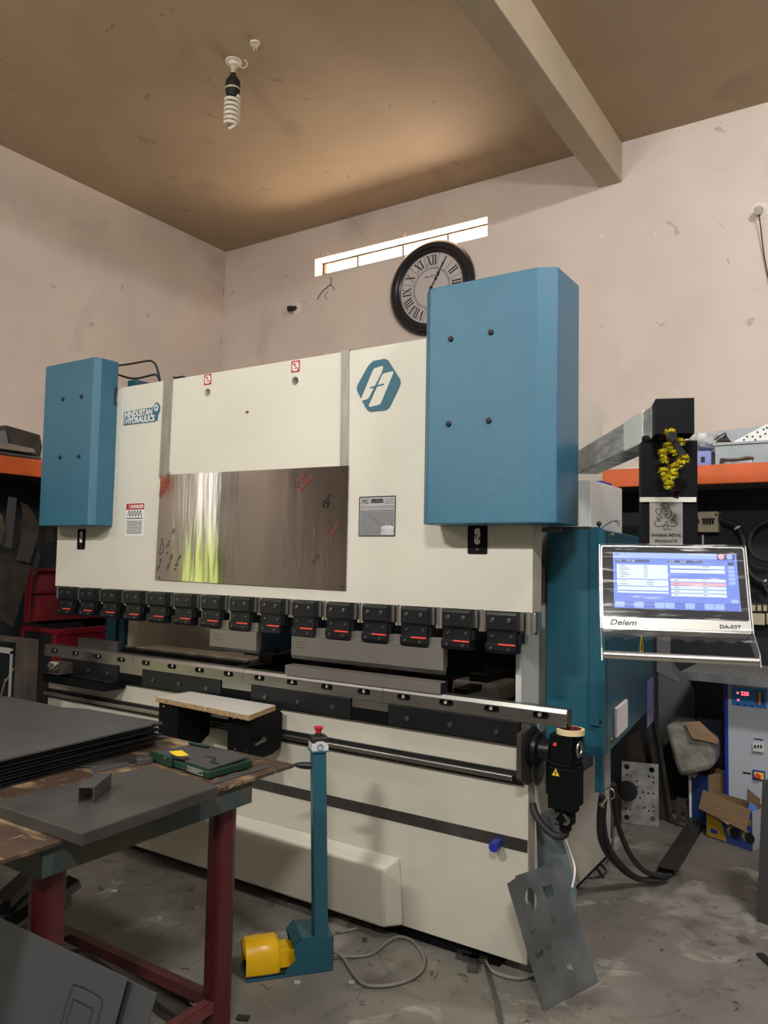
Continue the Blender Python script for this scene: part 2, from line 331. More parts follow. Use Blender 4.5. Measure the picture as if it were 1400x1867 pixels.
def copy_tree(o, delta, parent=None):
    c = o.copy(); COL.objects.link(c); c.parent = parent if parent is not None else None
    WO[c.name] = WO[o.name]+V(delta)
    c.location = o.location+V(delta) if True else o.location
    for ch in [x for x in list(bpy.data.objects) if x.parent == o]:
        cc = ch.copy(); COL.objects.link(cc); cc.parent = c; WO[cc.name] = WO[ch.name]+V(delta)
        for g in [x for x in list(bpy.data.objects) if x.parent == ch]:
            gg = g.copy(); COL.objects.link(gg); gg.parent = cc; WO[gg.name] = WO[g.name]+V(delta)
    return c
X, Y, Z = V((1,0,0)), V((0,1,0)), V((0,0,1))

# ================================================================== SETTING
YB, XL, ZC = 2.70, -3.916, 4.675
bm = new_bm(); box(bm, XL-.3,5.0,-7.2,YB+.25,-.1,0); struct(ob('floor', bm, M['floor'], origin=(0,0,0)))
bm = new_bm(); box(bm, XL-.3,5.0,-7.2,YB+.25,ZC,ZC+.15); struct(ob('ceiling', bm, M['ceil'], origin=(0,0,ZC)))
WX0, WX1, WZ0, WZ1 = -2.755, -.985, 4.20, 4.366
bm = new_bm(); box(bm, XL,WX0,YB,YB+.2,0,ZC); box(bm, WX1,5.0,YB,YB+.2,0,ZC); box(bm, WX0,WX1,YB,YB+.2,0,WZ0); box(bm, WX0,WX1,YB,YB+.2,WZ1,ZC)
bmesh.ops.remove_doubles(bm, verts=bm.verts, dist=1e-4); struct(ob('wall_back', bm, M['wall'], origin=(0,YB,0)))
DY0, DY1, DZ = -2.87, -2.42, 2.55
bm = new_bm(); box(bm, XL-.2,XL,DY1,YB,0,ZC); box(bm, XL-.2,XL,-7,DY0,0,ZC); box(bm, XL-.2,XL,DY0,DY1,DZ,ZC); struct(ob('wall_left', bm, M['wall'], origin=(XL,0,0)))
bm = new_bm(); box(bm, 4.6,4.8,-7,YB,0,ZC); struct(ob('wall_right', bm, M['wall'], origin=(4.6,0,0)))
bm = new_bm(); box(bm, XL,4.6,-7.2,-7,0,ZC); struct(ob('wall_front', bm, M['wall'], origin=(0,-7,0)))
bm = new_bm(); box(bm, -.072,.10,-7,YB,4.375,ZC); struct(ob('trim_1', bm, M['beam'], bevel=.006, origin=(0,0,4.375)))['label'] = 'plastered ceiling beam'
# window grille
bm = new_bm()
for x in (-2.36,-1.87,-1.42): box(bm, x-.006,x+.006,YB+.13,YB+.142,WZ0,WZ1)
box(bm, WX0,WX1,YB+.134,YB+.140,4.262,4.268); box(bm, WX0,WX1,YB+.12,YB+.16,WZ1-.012,WZ1); box(bm, WX0,WX0+.02,YB+.12,YB+.16,WZ0,WZ1)
struct(ob('window_1', bm, M['brown_rust']))
bm = new_bm(); box(bm, XL-.21,XL+.01,DY0-.05,DY0,0,DZ+.05); box(bm, XL-.21,XL+.01,DY1,DY1+.05,0,DZ+.05); box(bm, XL-.21,XL+.01,DY0,DY1,DZ,DZ+.05)
struct(ob('door_1', bm, M['brown_rust']))
# cobwebs
for i, (pts, lab) in enumerate((([at(683,446,y=YB-.02),at(664,430,y=YB-.05),at(640,398,y=YB-.10),at(630,382,y=YB-.15),at(608,352,z=ZC-.004)], 'dusty cobweb thread rising left from above the narrow window to the ceiling'),
                  ([at(735,431,y=YB-.02),at(750,412,y=YB-.05),at(776,376,y=YB-.08),at(778,362,y=YB-.10),at(774,345,z=ZC-.004)], 'dusty cobweb thread above the clock, between window and ceiling'))):
    bm = new_bm(); tube(bm, pts, .0022, n=5, k=3); tag(ob('cobweb', bm, M['cobweb']), lab, 'cobweb')
bm = new_bm(); tube(bm, [at(602,505,y=YB-.01),at(603,518,y=YB-.012),at(588,530,y=YB-.012),at(578,546,y=YB-.01)], .003, n=5, k=2); tube(bm, [at(603,518,y=YB-.012),at(610,528,y=YB-.01)], .0025, n=5, k=1)
tube(bm, [at(598,530,y=YB-.012),at(592,540,y=YB-.01),at(597,546,y=YB-.01)], .002, n=5, k=1)
tag(ob('cobweb', bm, M['ink']), 'sooty cobweb hanging on the wall below the left end of the window', 'cobweb')
bm = new_bm(); tube(bm, [at(597,476,y=YB-.01),at(598,462,y=YB-.03),at(600,450,y=YB-.04)], .002, n=5, k=1); tube(bm, [at(590,473,y=YB-.01),at(583,462,y=YB-.03),at(587,453,y=YB-.04),at(593,453,y=YB-.03)], .002, n=5, k=2)
tag(ob('cobweb', bm, M['cobweb']), 'small pale cobweb tuft at the upper left corner of the window', 'cobweb')

# ================================================================== PRESS BRAKE
PB = thing('press_brake', 'large cream and teal hydraulic press brake filling the middle of the workshop', 'machine', (-1,0.7,0))
cu = [( -2.53,1.386),(.535,1.386),(.535,1.95),(.20,1.95),(.20,2.54),(-1.985,2.54),(-2.005,2.53),(-2.015,2.51),(-2.015,1.95),(-2.53,1.95)]
hole = [circ(-1.286,2.439,.0215), circ(-.692,2.435,.0215)]
ram = flat('ram', [cu]+hole, .09, M['cream'], PB, (0,.09,0), X, Z, bevel=.004)
bm = new_bm(); box(bm, -2.53,.545,.008,.075,1.31,1.384); ob('ram_lower_bar', bm, M['aluminium'], PB, bevel=.003)
bm = new_bm(); box(bm, -1.3,-.66,.092,.1,2.40,2.48); ob('hole_backing', bm, M['black'], PB)
# side frames (C frames)
def cframe(x0, x1, name):
    prof = [(.06,.03),(.06,.86),(.45,.86),(.45,1.55),(.12,1.70),(.12,2.43),(1.05,2.47),(1.21,2.43),(1.27,2.33),(1.27,1.2),(1.42,1.1),(1.42,.03)]
    bm = new_bm(); prism(bm, [(x0,y,z) for y, z in prof], (x1-x0,0,0)); return ob(name, bm, M['cream'], PB, bevel=.004)
cframe(.30,.41,'side_frame'); cframe(-2.41,-2.30,'side_frame')
bm = new_bm(); box(bm, .412,.43,.47,1.06,.566,1.745); ob('side_cover', bm, M['teal_shaded'], PB, bevel=.002)
bm = new_bm(); box(bm, -2.60,-2.50,.43,.47,.30,1.74); box(bm, -2.47,-2.415,.43,.47,.30,1.74); ob('side_cover', bm, M['teal_smooth'], PB, bevel=.002)
bm = new_bm(); box(bm, -2.30,.30,1.44,1.50,.06,2.2); ob('rear_cover', bm, M['teal_shaded'], PB)
bm = new_bm(); box(bm, -2.30,.30,.5,1.44,.50,.52); ob('inner_shelf', bm, M['black'], PB)
# ram guides at right
bm = new_bm(); box(bm, .44,.49,.10,.16,1.30,1.72); ob('ram_guide', bm, M['blackm'], PB, bevel=.002)
bm = new_bm(); box(bm, .42,.50,.10,.118,1.42,1.46); ob('ram_guide_block', bm, M['steel_b'], PB)
bm = new_bm(); box(bm, .415,.60,.13,.145,1.705,1.72); box(bm, .415,.66,.3,.33,1.715,1.735); ob('guide_bracket', bm, M['steel_d'], PB)
bm = new_bm(); box(bm, .415,.44,.12,.45,.86,1.30); ob('guide_strip', bm, M['whitepaint'], PB)
# bed
BXL, BXR, BZ0 = -2.553, .524, .055
bm = new_bm(); box(bm, BXL,BXR,0,.07,BZ0,.93); ob('bed', bm, M['cream_low'], PB, bevel=.003)
bm = new_bm(); box(bm, -2.40,.395,.03,1.40,.0,.06); ob('base_plinth', bm, M['black'], PB)
# raised guard on the bed front
x0, x1 = -2.3, -.065
bm = new_bm()
A = [(-2.3,0,.335),(-2.3,-.07,.300),(-2.3,-.07,BZ0),(-2.3,0,BZ0)]; B = [(-.045,0,.335),(-.085,-.07,.300),(-.085,-.07,BZ0),(-.02,0,BZ0)]
va = [bm.verts.new(p) for p in A]; vb = [bm.verts.new(p) for p in B]; bm.faces.new(va); bm.faces.new(vb[::-1])
for i in range(4): bm.faces.new((va[i],vb[i],vb[(i+1)%4],va[(i+1)%4]))
ob('bed_bulge', bm, M['cream_low'], PB, bevel=.012, smooth=True)
bm = new_bm(); box(bm, BXL,BXR-.002,-.004,0,.474,.520); ob('bed_strip', bm, M['steel_d'], PB)
bm = new_bm(); box(bm, BXL,.505,-.012,0,.724,.775); ob('guide_rail_base', bm, M['blackm'], PB, bevel=.001)
bm = new_bm(); box(bm, BXL,.47,-.034,-.012,.738,.760); 
ob('guide_rail', bm, M['steel'], PB, bevel=.004, label='ground steel linear guide rail')
for i in range(26):
    bm = new_bm(); cyl(bm, (-2.5+.116*i,-.0125,.731), (-2.5+.116*i,-.016,.731), .004, n=8); ob('rail_screw', bm, M['steel_d'], PB)
bm = new_bm(); cyl(bm, (.40,-.004,.488),(.405,-.058,.484),.019,n=18); ob('bed_knob', bm, M['blue'], PB, bevel=.002, label='blue plastic knob')
# clamping plates and die rail
bm = new_bm(); box(bm, -1.93,.524,-.016,.06,.872,.93); ob('bed_top_band', bm, M['black'], PB)
segs = [(-2.40,-1.885),(-1.685,-1.10),(-.895,-.305),(-.105,.497)]
for a, b in segs:
    bm = new_bm(); box(bm, a,b,-.026,.05,.878,.966); pl = ob('clamp_plate', bm, M['blackm'], PB, bevel=.002)
    for i in range(3):
        xx = a+(b-a)*(.16+.34*i); bm = new_bm(); cyl(bm, (xx,-.026,.918),(xx,-.034,.918),.011,n=12); cyl(bm, (xx,-.034,.918),(xx,-.0345,.918),.005,n=6); ob('plate_bolt', bm, M['steel_d'], pl)
for a, b in ((-1.88,-1.69),(-1.095,-.90),(-.30,-.11),(.499,.538)):
    bm = new_bm(); box(bm, a,b,-.020,.05,.930,.968); ob('spacer_block', bm, M['steel'], PB, bevel=.001)
RX = [-2.568,-1.76,-.946,-.134,.685]
for i in range(4):
    a, b = RX[i]+.001, RX[i+1]-.001
    holes = []
    k = 0
    for j in range(16):
        c = -2.470+.2035*j
        if a+.03 < c < b-.03: holes.append([(c+dx, 1.003+dz) for dx, dz in rsq(.066,.025,.0124)])
    out = [(a,.969),(b,.969),(b,1.019),(a,1.019)]
    rl = flat('die_rail', [out]+holes, .022, M['steel'], PB, (0,-.006,0), X, Z)
    bm = new_bm(); prism(bm, [(a,-.028,1.019),(a,-.020,1.034),(a,.03,1.034),(a,.03,.969),(a,-.004,.969),(a,-.004,1.019)], (b-a,0,0)); ob('rail_body', bm, M['steel'], rl)
    for hl in holes:
        c = sum(p[0] for p in hl)/len(hl); bm = new_bm(); lathe(bm, [(.0085,0),(.0085,.012),(.005,.013),(.005,.008),(.0002,.008)], (c-.008,-.006,1.004), (0,-1,0), n=12); ob('rail_bolt', bm, M['steel_b'], rl)
        bm = new_bm(); box(bm, c-.033,c+.033,-.0065,-.0045,.990,1.016); ob('slot_pocket', bm, M['black'], rl)
# punch clamps
def clampset(x, first=None):
    if first is not None: return copy_tree(first, (x-WO[first.name].x,0,0), PB)
    w = .127
    bm = new_bm()   # upper jaw
    prism(bm, [(x,-.030,1.382),(x,-.034,1.372),(x,-.034,1.318),(x,-.026,1.308),(x,.02,1.308),(x,.02,1.382)], (w,0,0))
    c = ob('punch_clamp', bm, M['blackm'], PB, bevel=.0015, origin=(x,0,1.31))
    bm = new_bm(); box(bm, x,x+w-.002,-.022,.02,1.262,1.308); ob('middle_plate', bm, M['blackm'], c)
    bm = new_bm(); prism(bm, [(x-.001,-.032,1.262),(x-.001,-.036,1.256),(x-.001,-.036,1.236),(x-.001,-.028,1.222),(x-.001,.02,1.222),(x-.001,.02,1.262)], (w+.001,0,0)); ob('lower_jaw', bm, M['blackm'], c, bevel=.0012)
    for bx, bz, r, yy in ((.028,1.352,.0095,-.034),(.098,1.352,.0095,-.034),(.024,1.288,.0065,-.022),(.104,1.288,.0065,-.022),(.024,1.242,.0065,-.036),(.098,1.240,.0065,-.036)):
        bm = new_bm(); lathe(bm, [(r,0),(r,.004),(r*.8,.005),(r*.5,.005),(r*.5,.002),(.0002,.002)], (x+bx,yy,bz), (0,-1,0), n=12); ob('clamp_bolt', bm, M['steel_d'], c)
    bm = new_bm(); box(bm, x+.056,x+w+.001,-.0415,-.034,1.2545,1.2615); ob('lever', bm, M['red'], c, bevel=.0015, label='red clamp lever')
    bm = new_bm(); cyl(bm, (x+w+.036,.028,1.388),(x+w+.036,.028,1.30),.030,n=20); ob('clamp_spacer', bm, M['steel_b'], c)
    bm = new_bm(); box(bm, x+w-.004,x+w+.012,-.012,.03,1.262,1.30); ob('side_stop', bm, M['blackm'], c)
    return c
c0 = clampset(-2.447)
for i in range(1,15): clampset(-2.447+.2*i, c0)
# cylinder covers
def cover(x, zt, zb, yf, w, ch, yb):
    sec = [(x-.035,yb),(x-.035,yf+.035),(x,yf),(x+w,yf),(x+w+ch,yf+.035),(x+w+ch,yb)]
    bm = new_bm(); prism(bm, [(a,b,zb) for a, b in sec], (0,0,zt-zb)); c = ob('cylinder_cover', bm, M['teal'], PB, bevel=.004)
    for u, v in (((822,618),(895,606),(818,773),(891,767)) if x > 0 else ((115,728),(149,723),(110,834),(144,832))):
        q = at(u, v, y=yf)
        bm = new_bm(); lathe(bm, [(.012,0),(.012,.004),(.008,.009),(.001,.010)], (q.x,yf,q.z), (0,-1,0), n=14); ob('cover_bolt', bm, M['ink'], c, smooth=True)
    return c
cover(.153, 2.688, 1.727, -.17, .462, .068, .10); cover(-2.492, 2.692, 1.742, -.15, .455, .022, .0)
# Y tags
for x, z in ((-2.293,1.668),(.296,1.672)):
    w = .036 if x < 0 else .044
    t = flat('axis_tag', [rsq(2*w,.12,.006)], .003, M['black'], PB, (x,-.0005,z), X, Z)
    flat('tag_oval', [rsq(.026,.068,.0129)], .0008, M['paper'], t, (x,-.0036,z+.012), X, Z)
    text('tag_letter', 'Y₁' if x < 0 else 'Y₂', .028, M['ink'], t, (x,-.0050,z+.010), X, Z, bold=.0006)
    flat('tag_hole', [circ(0,0,.006)], .0008, M['steel_d'], t, (x,-.0036,z-.042), X, Z)
# logo plates and stickers
lg = flat('logo_plate', [[(-.206+dx*.98, 2.357+dz*1.0) for dx, dz in
     [(-.045,.108),(-.030,.118),(.032,.121),(.050,.113),(.060,.100),(.118,.018),(.121,.004),(.116,-.014),(.066,-.098),(.055,-.108),(.040,-.113),(-.040,-.112),(-.056,-.104),(-.066,-.092),(-.116,-.010),(-.119,.004),(-.115,.018),(-.058,.098)]]], .003, M['logo_teal'], PB, (0,-.0005,0), X, Z)
def rp(pts, cx, cz): return [(cx+a*.86, cz+b*.93) for a, b in pts]
flat('logo_letter', [rp([(-.020,.090),(.026,.096),(.034,.090),(.032,.082),(.022,.060),(-.050,-.048),(-.058,-.056),(-.066,-.058),(-.096,-.062),(-.104,-.060),(-.103,-.052),(-.030,.082)], -.208, 2.357)], .001, M['cream'], lg, (0,-.0036,0), X, Z)
flat('logo_letter', [rp([(.026,.050),(.036,.058),(.090,.063),(.097,.060),(.096,.052),(.024,-.084),(.014,-.092),(-.044,-.097),(-.052,-.094),(-.050,-.084),(-.030,-.052)], -.208, 2.357)], .001, M['cream'], lg, (0,-.0036,0), X, Z)
flat('logo_bar', [rp([(-.044,-.006),(.040,.004),(.042,.010),(.036,.011),(-.046,.001)], -.208, 2.355)], .001, M['logo_teal'], lg, (0,-.0048,0), X, Z)
hp = flat('brand_plate', [[(-1.951,2.318),(-1.690,2.318),(-1.665,2.324),(-1.662,2.352),(-1.648,2.375),(-1.647,2.402),(-1.668,2.424),(-1.690,2.422),(-1.706,2.400),(-1.951,2.396)]], .002, M['logo_teal'], PB, (0,-.0005,0), X, Z)
flat('brand_plate_bar', [[(-1.944,2.324),(-1.940,2.324),(-1.940,2.390),(-1.944,2.390)]], .0008, M['paper'], hp, (0,-.0026,0), X, Z)
text('brand_text', 'HINDUSTAN', .046, M['paper'], hp, (-1.822,-.0040,2.375), X, Z, bold=.0016, sx=.88)
text('brand_text', 'HYDRAULICS', .046, M['paper'], hp, (-1.808,-.0040,2.338), X, Z, bold=.0016, sx=.88)
flat('brand_hexagon', [[(-1.678+a,2.396+b) for a, b in ((-.014,.016),(.006,.020),(.020,.002),(.014,-.016),(-.006,-.022),(-.020,-.003))]], .0008, M['paper'], hp, (0,-.0026,0), X, Z)
strokes('brand_hexagon_mark', [[(-1.690,2.388),(-1.676,2.412)],[(-1.680,2.380),(-1.666,2.404)],[(-1.684,2.395),(-1.672,2.397)]], .0022, M['logo_teal'], hp, (0,-.0040,0), X, Z)
dn = flat('danger_sticker', [rsq(.153,.185,.003)], .0012, M['paper'], PB, (-1.823,-.0005,1.778), X, Z)
flat('sticker_band', [rsq(.149,.034,.001)], .0006, M['redprint'], dn, (-1.823,-.0018,1.851), X, Z)
text('sticker_text', '! DANGER', .027, M['paper'], dn, (-1.815,-.0030,1.850), X, Z, bold=.0008)
strokes('sticker_lines', [[(-1.885+.012*i,1.80),(-1.872+.012*i,1.828),(-1.865+.012*i,1.795)] for i in range(0,10,2)]+[[(-1.893,1.785),(-1.755,1.785)]], .0022, M['ink'], dn, (0,-.0024,0), X, Z)
strokes('sticker_lines', [[(-1.888,1.77-.0085*i),(-1.80+.01*(i%3),1.77-.0085*i)] for i in range(9)]+[[(-1.79,1.77-.0085*i),(-1.762,1.77-.0085*i)] for i in range(9)], .0016, M['ink'], dn, (0,-.0024,0), X, Z)
ch = flat('load_chart', [rsq(.192,.178,.003)], .0012, M['silverprint'], PB, (-.199,-.0005,1.773), X, Z)
strokes('chart_border', [[(-.294,1.686),(-.104,1.686)],[(-.104,1.686),(-.104,1.860)],[(-.104,1.860),(-.294,1.860)],[(-.294,1.860),(-.294,1.686)]], .0022, M['ink'], ch, (0,-.0024,0), X, Z)
strokes('chart_grid', [[(-.286+.0075*i,1.692),(-.286+.0075*i,1.804)] for i in range(24)]+[[(-.288,1.692+.0075*i),(-.110,1.692+.0075*i)] for i in range(15)]+[[(-.288,1.818),(-.11,1.818)],[(-.288,1.811),(-.11,1.811)],[(-.284,1.852),(-.242,1.852)],[(-.284,1.830),(-.242,1.830)],[(-.284,1.852),(-.284,1.830)],[(-.242,1.852),(-.242,1.830)],[(-.155,1.850),(-.114,1.850)],[(-.155,1.830),(-.114,1.830)],[(-.155,1.850),(-.155,1.830)],[(-.114,1.850),(-.114,1.830)],[(-.150,1.843),(-.12,1.843)],[(-.150,1.837),(-.12,1.837)]], .0007, M['ink'], ch, (0,-.0024,0), X, Z)
flat('chart_shade', [[(-.288,1.800),(-.262,1.795),(-.150,1.735),(-.130,1.718),(-.165,1.722),(-.215,1.745)]], .0005, mat('grey_print', (.33,.33,.36), .5), ch, (0,-.0017,0), X, Z)
text('chart_text', 'MQ', .019, M['ink'], ch, (-.263,-.0032,1.840), X, Z)
text('chart_text', 'HINDUSTAN', .011, M['ink'], ch, (-.199,-.0032,1.846), X, Z, bold=.0006)
text('chart_text', 'HYDRAULICS', .011, M['ink'], ch, (-.199,-.0032,1.836), X, Z, bold=.0006)
flat('chart_bag', [[(-.175,1.692),(-.110,1.690),(-.106,1.728),(-.15,1.733),(-.176,1.726)]], .0012, M['crumple'], ch, (0,-.0024,0), X, Z)
for x, z in ((-1.286,2.512),(-.690,2.509)):
    s = flat('hook_sign', [rsq(.052,.056,.002)], .001, M['redprint'], PB, (x,-.0005,z-.003), X, Z)
    flat('sign_disc', [rsq(.040,.044,.012)], .0006, M['paper'], s, (x,-.0016,z-.003), X, Z)
    strokes('sign_mark', [[(x-.002,z+.013),(x-.002,z),(x+.006,z-.006),(x,z-.015),(x-.008,z-.010)],[(x-.008,z+.008),(x+.006,z+.008)]], .0016, M['redprint'], s, (0,-.0026,0), X, Z)
    strokes('sign_mark', [[(x-.018,z+.015),(x+.018,z-.019)]], .002, M['redprint'], s, (0,-.0030,0), X, Z)
flat('rust_spot', [[(-1.012,2.310),(-1.004,2.319),(-.994,2.315),(-.985,2.316),(-.990,2.304),(-1.003,2.303)]], .0006, mat('rust_mark', s2l(150,92,40), .8, col2=s2l(90,40,20), vscale=120), PB, (0,-.0003,0), X, Z)
# top pipes, manifold at left
bm = new_bm(); tube(bm, [at(u,v,y=.14) for u, v in ((200,668),(212,667),(240,663),(270,658),(279,660),(285,668),(291,690),(293,712))], .006, n=8, k=5); ob('hydraulic_pipe', bm, M['ink'], PB, smooth=True)
bm = new_bm(); tube(bm, [at(u,v,y=.12) for u, v in ((205,679),(215,683),(235,689),(250,690),(268,686),(282,683),(287,686),(292,698),(294,715))], .006, n=8, k=5); ob('hydraulic_pipe', bm, M['ink'], PB, smooth=True)
bm = new_bm(); box(bm, -2.06,-1.985,.10,.20,2.50,2.61); ob('manifold_block', bm, M['teal_smooth'], PB, bevel=.003)
bm = new_bm(); box(bm, -2.06,-1.80,.12,.3,2.44,2.565); ob('cylinder_flange', bm, M['blackm'], PB, bevel=.004)
bm = new_bm(); cyl(bm, (-1.93,.16,1.75),(-1.93,.16,2.52),.07,n=24); ob('hydraulic_cylinder', bm, M['blackm'], PB)
bm = new_bm(); tube(bm, [(-2.01,-.015,2.54),(-2.02,-.02,2.48),(-2.01,-.015,2.44)], .008, n=8, k=4); ob('hose_end', bm, M['ink'], PB)
# inside: back gauge
bm = new_bm(); prism(bm, [(-2.46,.45,.985),(-2.45,.43,1.0),(-2.45,.62,1.0),(-2.45,.62,.93),(-2.46,.46,.93)], (1.10,0,0)); ob('back_gauge_table', bm, M['cream'], PB, bevel=.01)
bm = new_bm(); box(bm, -2.46,-1.36,.425,.46,.948,.985); ob('gauge_track', bm, M['blackm'], PB)
bm = new_bm(); cyl(bm, (-2.33,.55,1.0),(-2.33,.55,1.055),.02,n=16); ob('gauge_knob', bm, M['blue'], PB, label='blue cap')
for xx, yy in ((-1.28,.30),(-.92,.30),(-.50,.36),(.0,.42)):
    bm = new_bm(); box(bm, xx-.03,xx+.03,yy,yy+.55,.955,.985); box(bm, xx-.05,xx+.05,yy+.2,yy+.5,.985,1.03); cyl(bm, (xx,yy+.3,1.03),(xx,yy+.3,1.07),.012,n=10); ob('gauge_finger', bm, M['blackm'], PB, bevel=.003)
bm = new_bm(); box(bm, -1.34,.22,.80,.90,.88,.965); ob('gauge_beam', bm, M['blackm'], PB, bevel=.003)
bm = new_bm(); box(bm, -.14,.115,.60,.86,.90,.992); ob('gauge_carriage', bm, M['whitepaint'], PB, bevel=.02)
# crowning motor at the right end
mo = None
bm = new_bm(); prism(bm, [(.529,-.13,.945),(.529,-.04,.955),(.529,.03,.945),(.529,.03,.80),(.529,0,.75),(.529,-.06,.745),(.529,-.13,.78)], (.020,0,0)); ob('motor_bracket', bm, M['brown_rust'], PB, bevel=.002)
bm = new_bm(); lathe(bm, [(.074,0),(.074,.010),(.062,.012),(.062,.030),(.040,.034),(.040,.075)], (.549,-.02,.875), (1,0,0)); ob('motor_flange', bm, M['blackm'], PB, smooth=True)
bm = new_bm(); lathe(bm, [(.05,0),(.06,.006),(.06,.014),(.05,.018)], (.548,.01,.79), (1,0,0)); ob('pulley', bm, M['steel_d'], PB, smooth=True)
bm = new_bm(); box(bm, .624,.712,-.045,.075,.838,.944); mo = ob('gear_motor', bm, M['black'], PB, bevel=.003)
bm = new_bm(); box(bm, .620,.714,-.049,.080,.672,.824); box(bm, .624,.710,-.045,.075,.824,.838); cyl(bm, (.667,.015,.66),(.667,.015,.674),.05,n=24); ob('motor_body', bm, M['black'], mo, bevel=.003)
bm = new_bm()
for i in range(9): box(bm, .712,.722,-.03,.074,.846+.0105*i,.849+.0105*i)
ob('cooling_fins', bm, M['blackm'], mo)
bm = new_bm(); lathe(bm, [(.030,0),(.032,.004),(.030,.008),(.019,.008),(.017,.004),(.019,0)], (.722,-.005,.893), (1,0,0), caps=False); ob('fan_ring', bm, M['steel'], mo, smooth=True)
bm = new_bm(); cyl(bm, (.648,-.045,.908),(.648,-.052,.908),.007,n=12); ob('motor_button', bm, M['red'], mo)
tr = [(0,.018),(-.017,-.013),(.017,-.013)]
ws = flat('warning_triangle', [[(.652+a,.806+b) for a, b in tr]], .001, M['ink'], mo, (0,-.0495,0), X, Z)
flat('triangle_face', [[(.652+a*.86,.806+b*.86) for a, b in tr]], .0006, M['yellow_print'], ws, (0,-.0508,0), X, Z)
strokes('triangle_bolt', [[(.654,.813),(.650,.806),(.654,.806),(.650,.798)]], .0012, M['ink'], ws, (0,-.0520,0), X, Z)
bm = new_bm(); cyl(bm, (.667,.0,.668),(.667,.0,.652),.035,n=20); box(bm, .640,.70,-.03,.035,.61,.652); box(bm, .655,.69,-.02,.02,.585,.612); ob('motor_plug', bm, M['black'], mo, bevel=.003)
for sx in (-1,1):
    flat('plug_latch', [[(.668+sx*a,.636+b) for a, b in ((.006,.018),(.012,.024),(.034,.006),(.032,-.010),(.020,-.020),(.008,-.018),(.010,-.008),(.020,-.006),(.018,.004))][::(1 if sx>0 else -1)]], .002, M['steel_b'], mo, (0,-.034,0), X, Z)
bm = new_bm(); tube(bm, [(.672,0,.600),(.672,0,.575),(.655,.0,.562),(.625,.0,.562),(.585,.0,.585),(.55,.01,.62),(.530,.03,.65)], .014, n=10); ob('motor_cable', bm, M['rubber'], mo, smooth=True)
# front support arms
for bx, zb in ((-1.285,.672),(-.823,.690)):
    pl = flat('support_bracket', [[(bx,zb+.012),(bx+.135,zb),(bx+.135,.872),(bx,.872)], [(bx+.105,.80),(bx+.125,.77),(bx+.122,.775),(bx+.108,.815)] if bx < -1 else circ(bx+.11,.72,.004)], .004, M['black'], PB, (0,-.246,0), X, Z)
    prof = [(-.246,.872),(-.246,zb),(-.20,zb-.012),(-.10,zb-.008),(-.045,.70),(-.036,.76),(-.036,.86),(-.06,.872)]
    bm = new_bm(); prism(bm, [(bx+.133,y,z) for y, z in prof], (.004,0,0)); box(bm, bx,bx+.135,-.246,-.04,.868,.872); ob('bracket_side', bm, M['black'], pl)
    bm = new_bm(); box(bm, bx+.01,bx+.12,-.048,-.034,.705,.80); ob('rail_carriage', bm, M['steel_d'], pl)
    for hx, hz in ((.035,.855),(.05,zb+.03)):
        flat('bracket_screw', [circ(0,0,.004)], .002, M['steel_b'], pl, (bx+hx,-.250,hz), X, Z)
bm = new_bm(); cyl(bm, (-.69,-.16,.765),(-.665,-.18,.765),.012,n=12); tube(bm, [(-.672,-.17,.765),(-.66,-.20,.762),(-.655,-.245,.757)], [.009,.006], n=8, k=3); ob('clamp_handle', bm, M['steel_d'], PB, smooth=True)
# tray at left end
TR = bm = new_bm(); box(bm, -2.39,-1.85,-.14,0,.858,.862)
for a in ((-2.39,-1.85,-.144,-.14,.845,.888),(-2.394,-2.39,-.144,0,.845,.888),(-1.85,-1.846,-.144,0,.845,.888)): box(bm, *a)
ob('tool_tray', bm, M['black'], PB)
bm = new_bm(); prism(bm, [(-2.40,-.12,.888),(-2.40,-.02,.955),(-2.40,-.02,.888)], (.11,0,0)); ob('tray_bracket', bm, M['brown_rust'], PB)
bm = new_bm(); box(bm, -2.385,-2.335,-.125,-.118,.925,.950); cyl(bm, (-2.32,-.115,.915),(-2.30,-.115,.915),.014,n=14); cyl(bm, (-2.36,-.12,.912),(-2.345,-.12,.925),.008,n=8); ob('clip', bm, M['steel_b'], PB, bevel=.001, label='small bright clip')

# ------------------------------------------------------------------ loose tooling in the press brake
def punch(x0, x1, label):
    t = thing('bending_punch', label, 'punch tool', (x0,0,1.11))
    bm = new_bm(); prism(bm, [(x0,-.012,1.228),(x0,.016,1.228),(x0,.016,1.150),(x0,.004,1.112),(x0,-.020,1.130),(x0,-.020,1.216),(x0,-.012,1.222)], (x1-x0,0,0)); ob('punch_body', bm, M['steel_tool'], t)
    bm = new_bm(); prism(bm, [(x0,-.019,1.130),(x0,.004,1.112),(x0,.002,1.108),(x0,-.016,1.116)], (x1-x0,0,0)); ob('punch_tip', bm, M['steel_d'], t, label='dark hardened tip')
    bm = new_bm(); box(bm, x0+.002,x1-.002,-.008,.012,1.228,1.262); ob('punch_tang', bm, M['steel_tool'], t)
    strokes('engraving', [[(x0+.03,1.190-.012*i),(x0+.09-.02*(i%2),1.190-.012*i)] for i in range(3)], .0009, M['ink'], t, (0,-.0206,0), X, Z)
    return t
punch(-1.19,-.875,'short grey bending punch clamped above the left part of the lower rail')
punch(-.655,.155,'long grey bending punch hanging from the clamps at centre right')
t = thing('die_block', 'long grey steel V-die lying on top of the lower rail', 'die', (-.266,0,1.034))
bm = new_bm(); prism(bm, [(-.681,-.030,1.034),(-.681,-.030,1.080),(-.681,-.010,1.082),(-.681,0,1.072),(-.681,.010,1.082),(-.681,.028,1.082),(-.681,.028,1.034)], (.83,0,0)); ob('die_body', bm, M['steel_tool'], t)
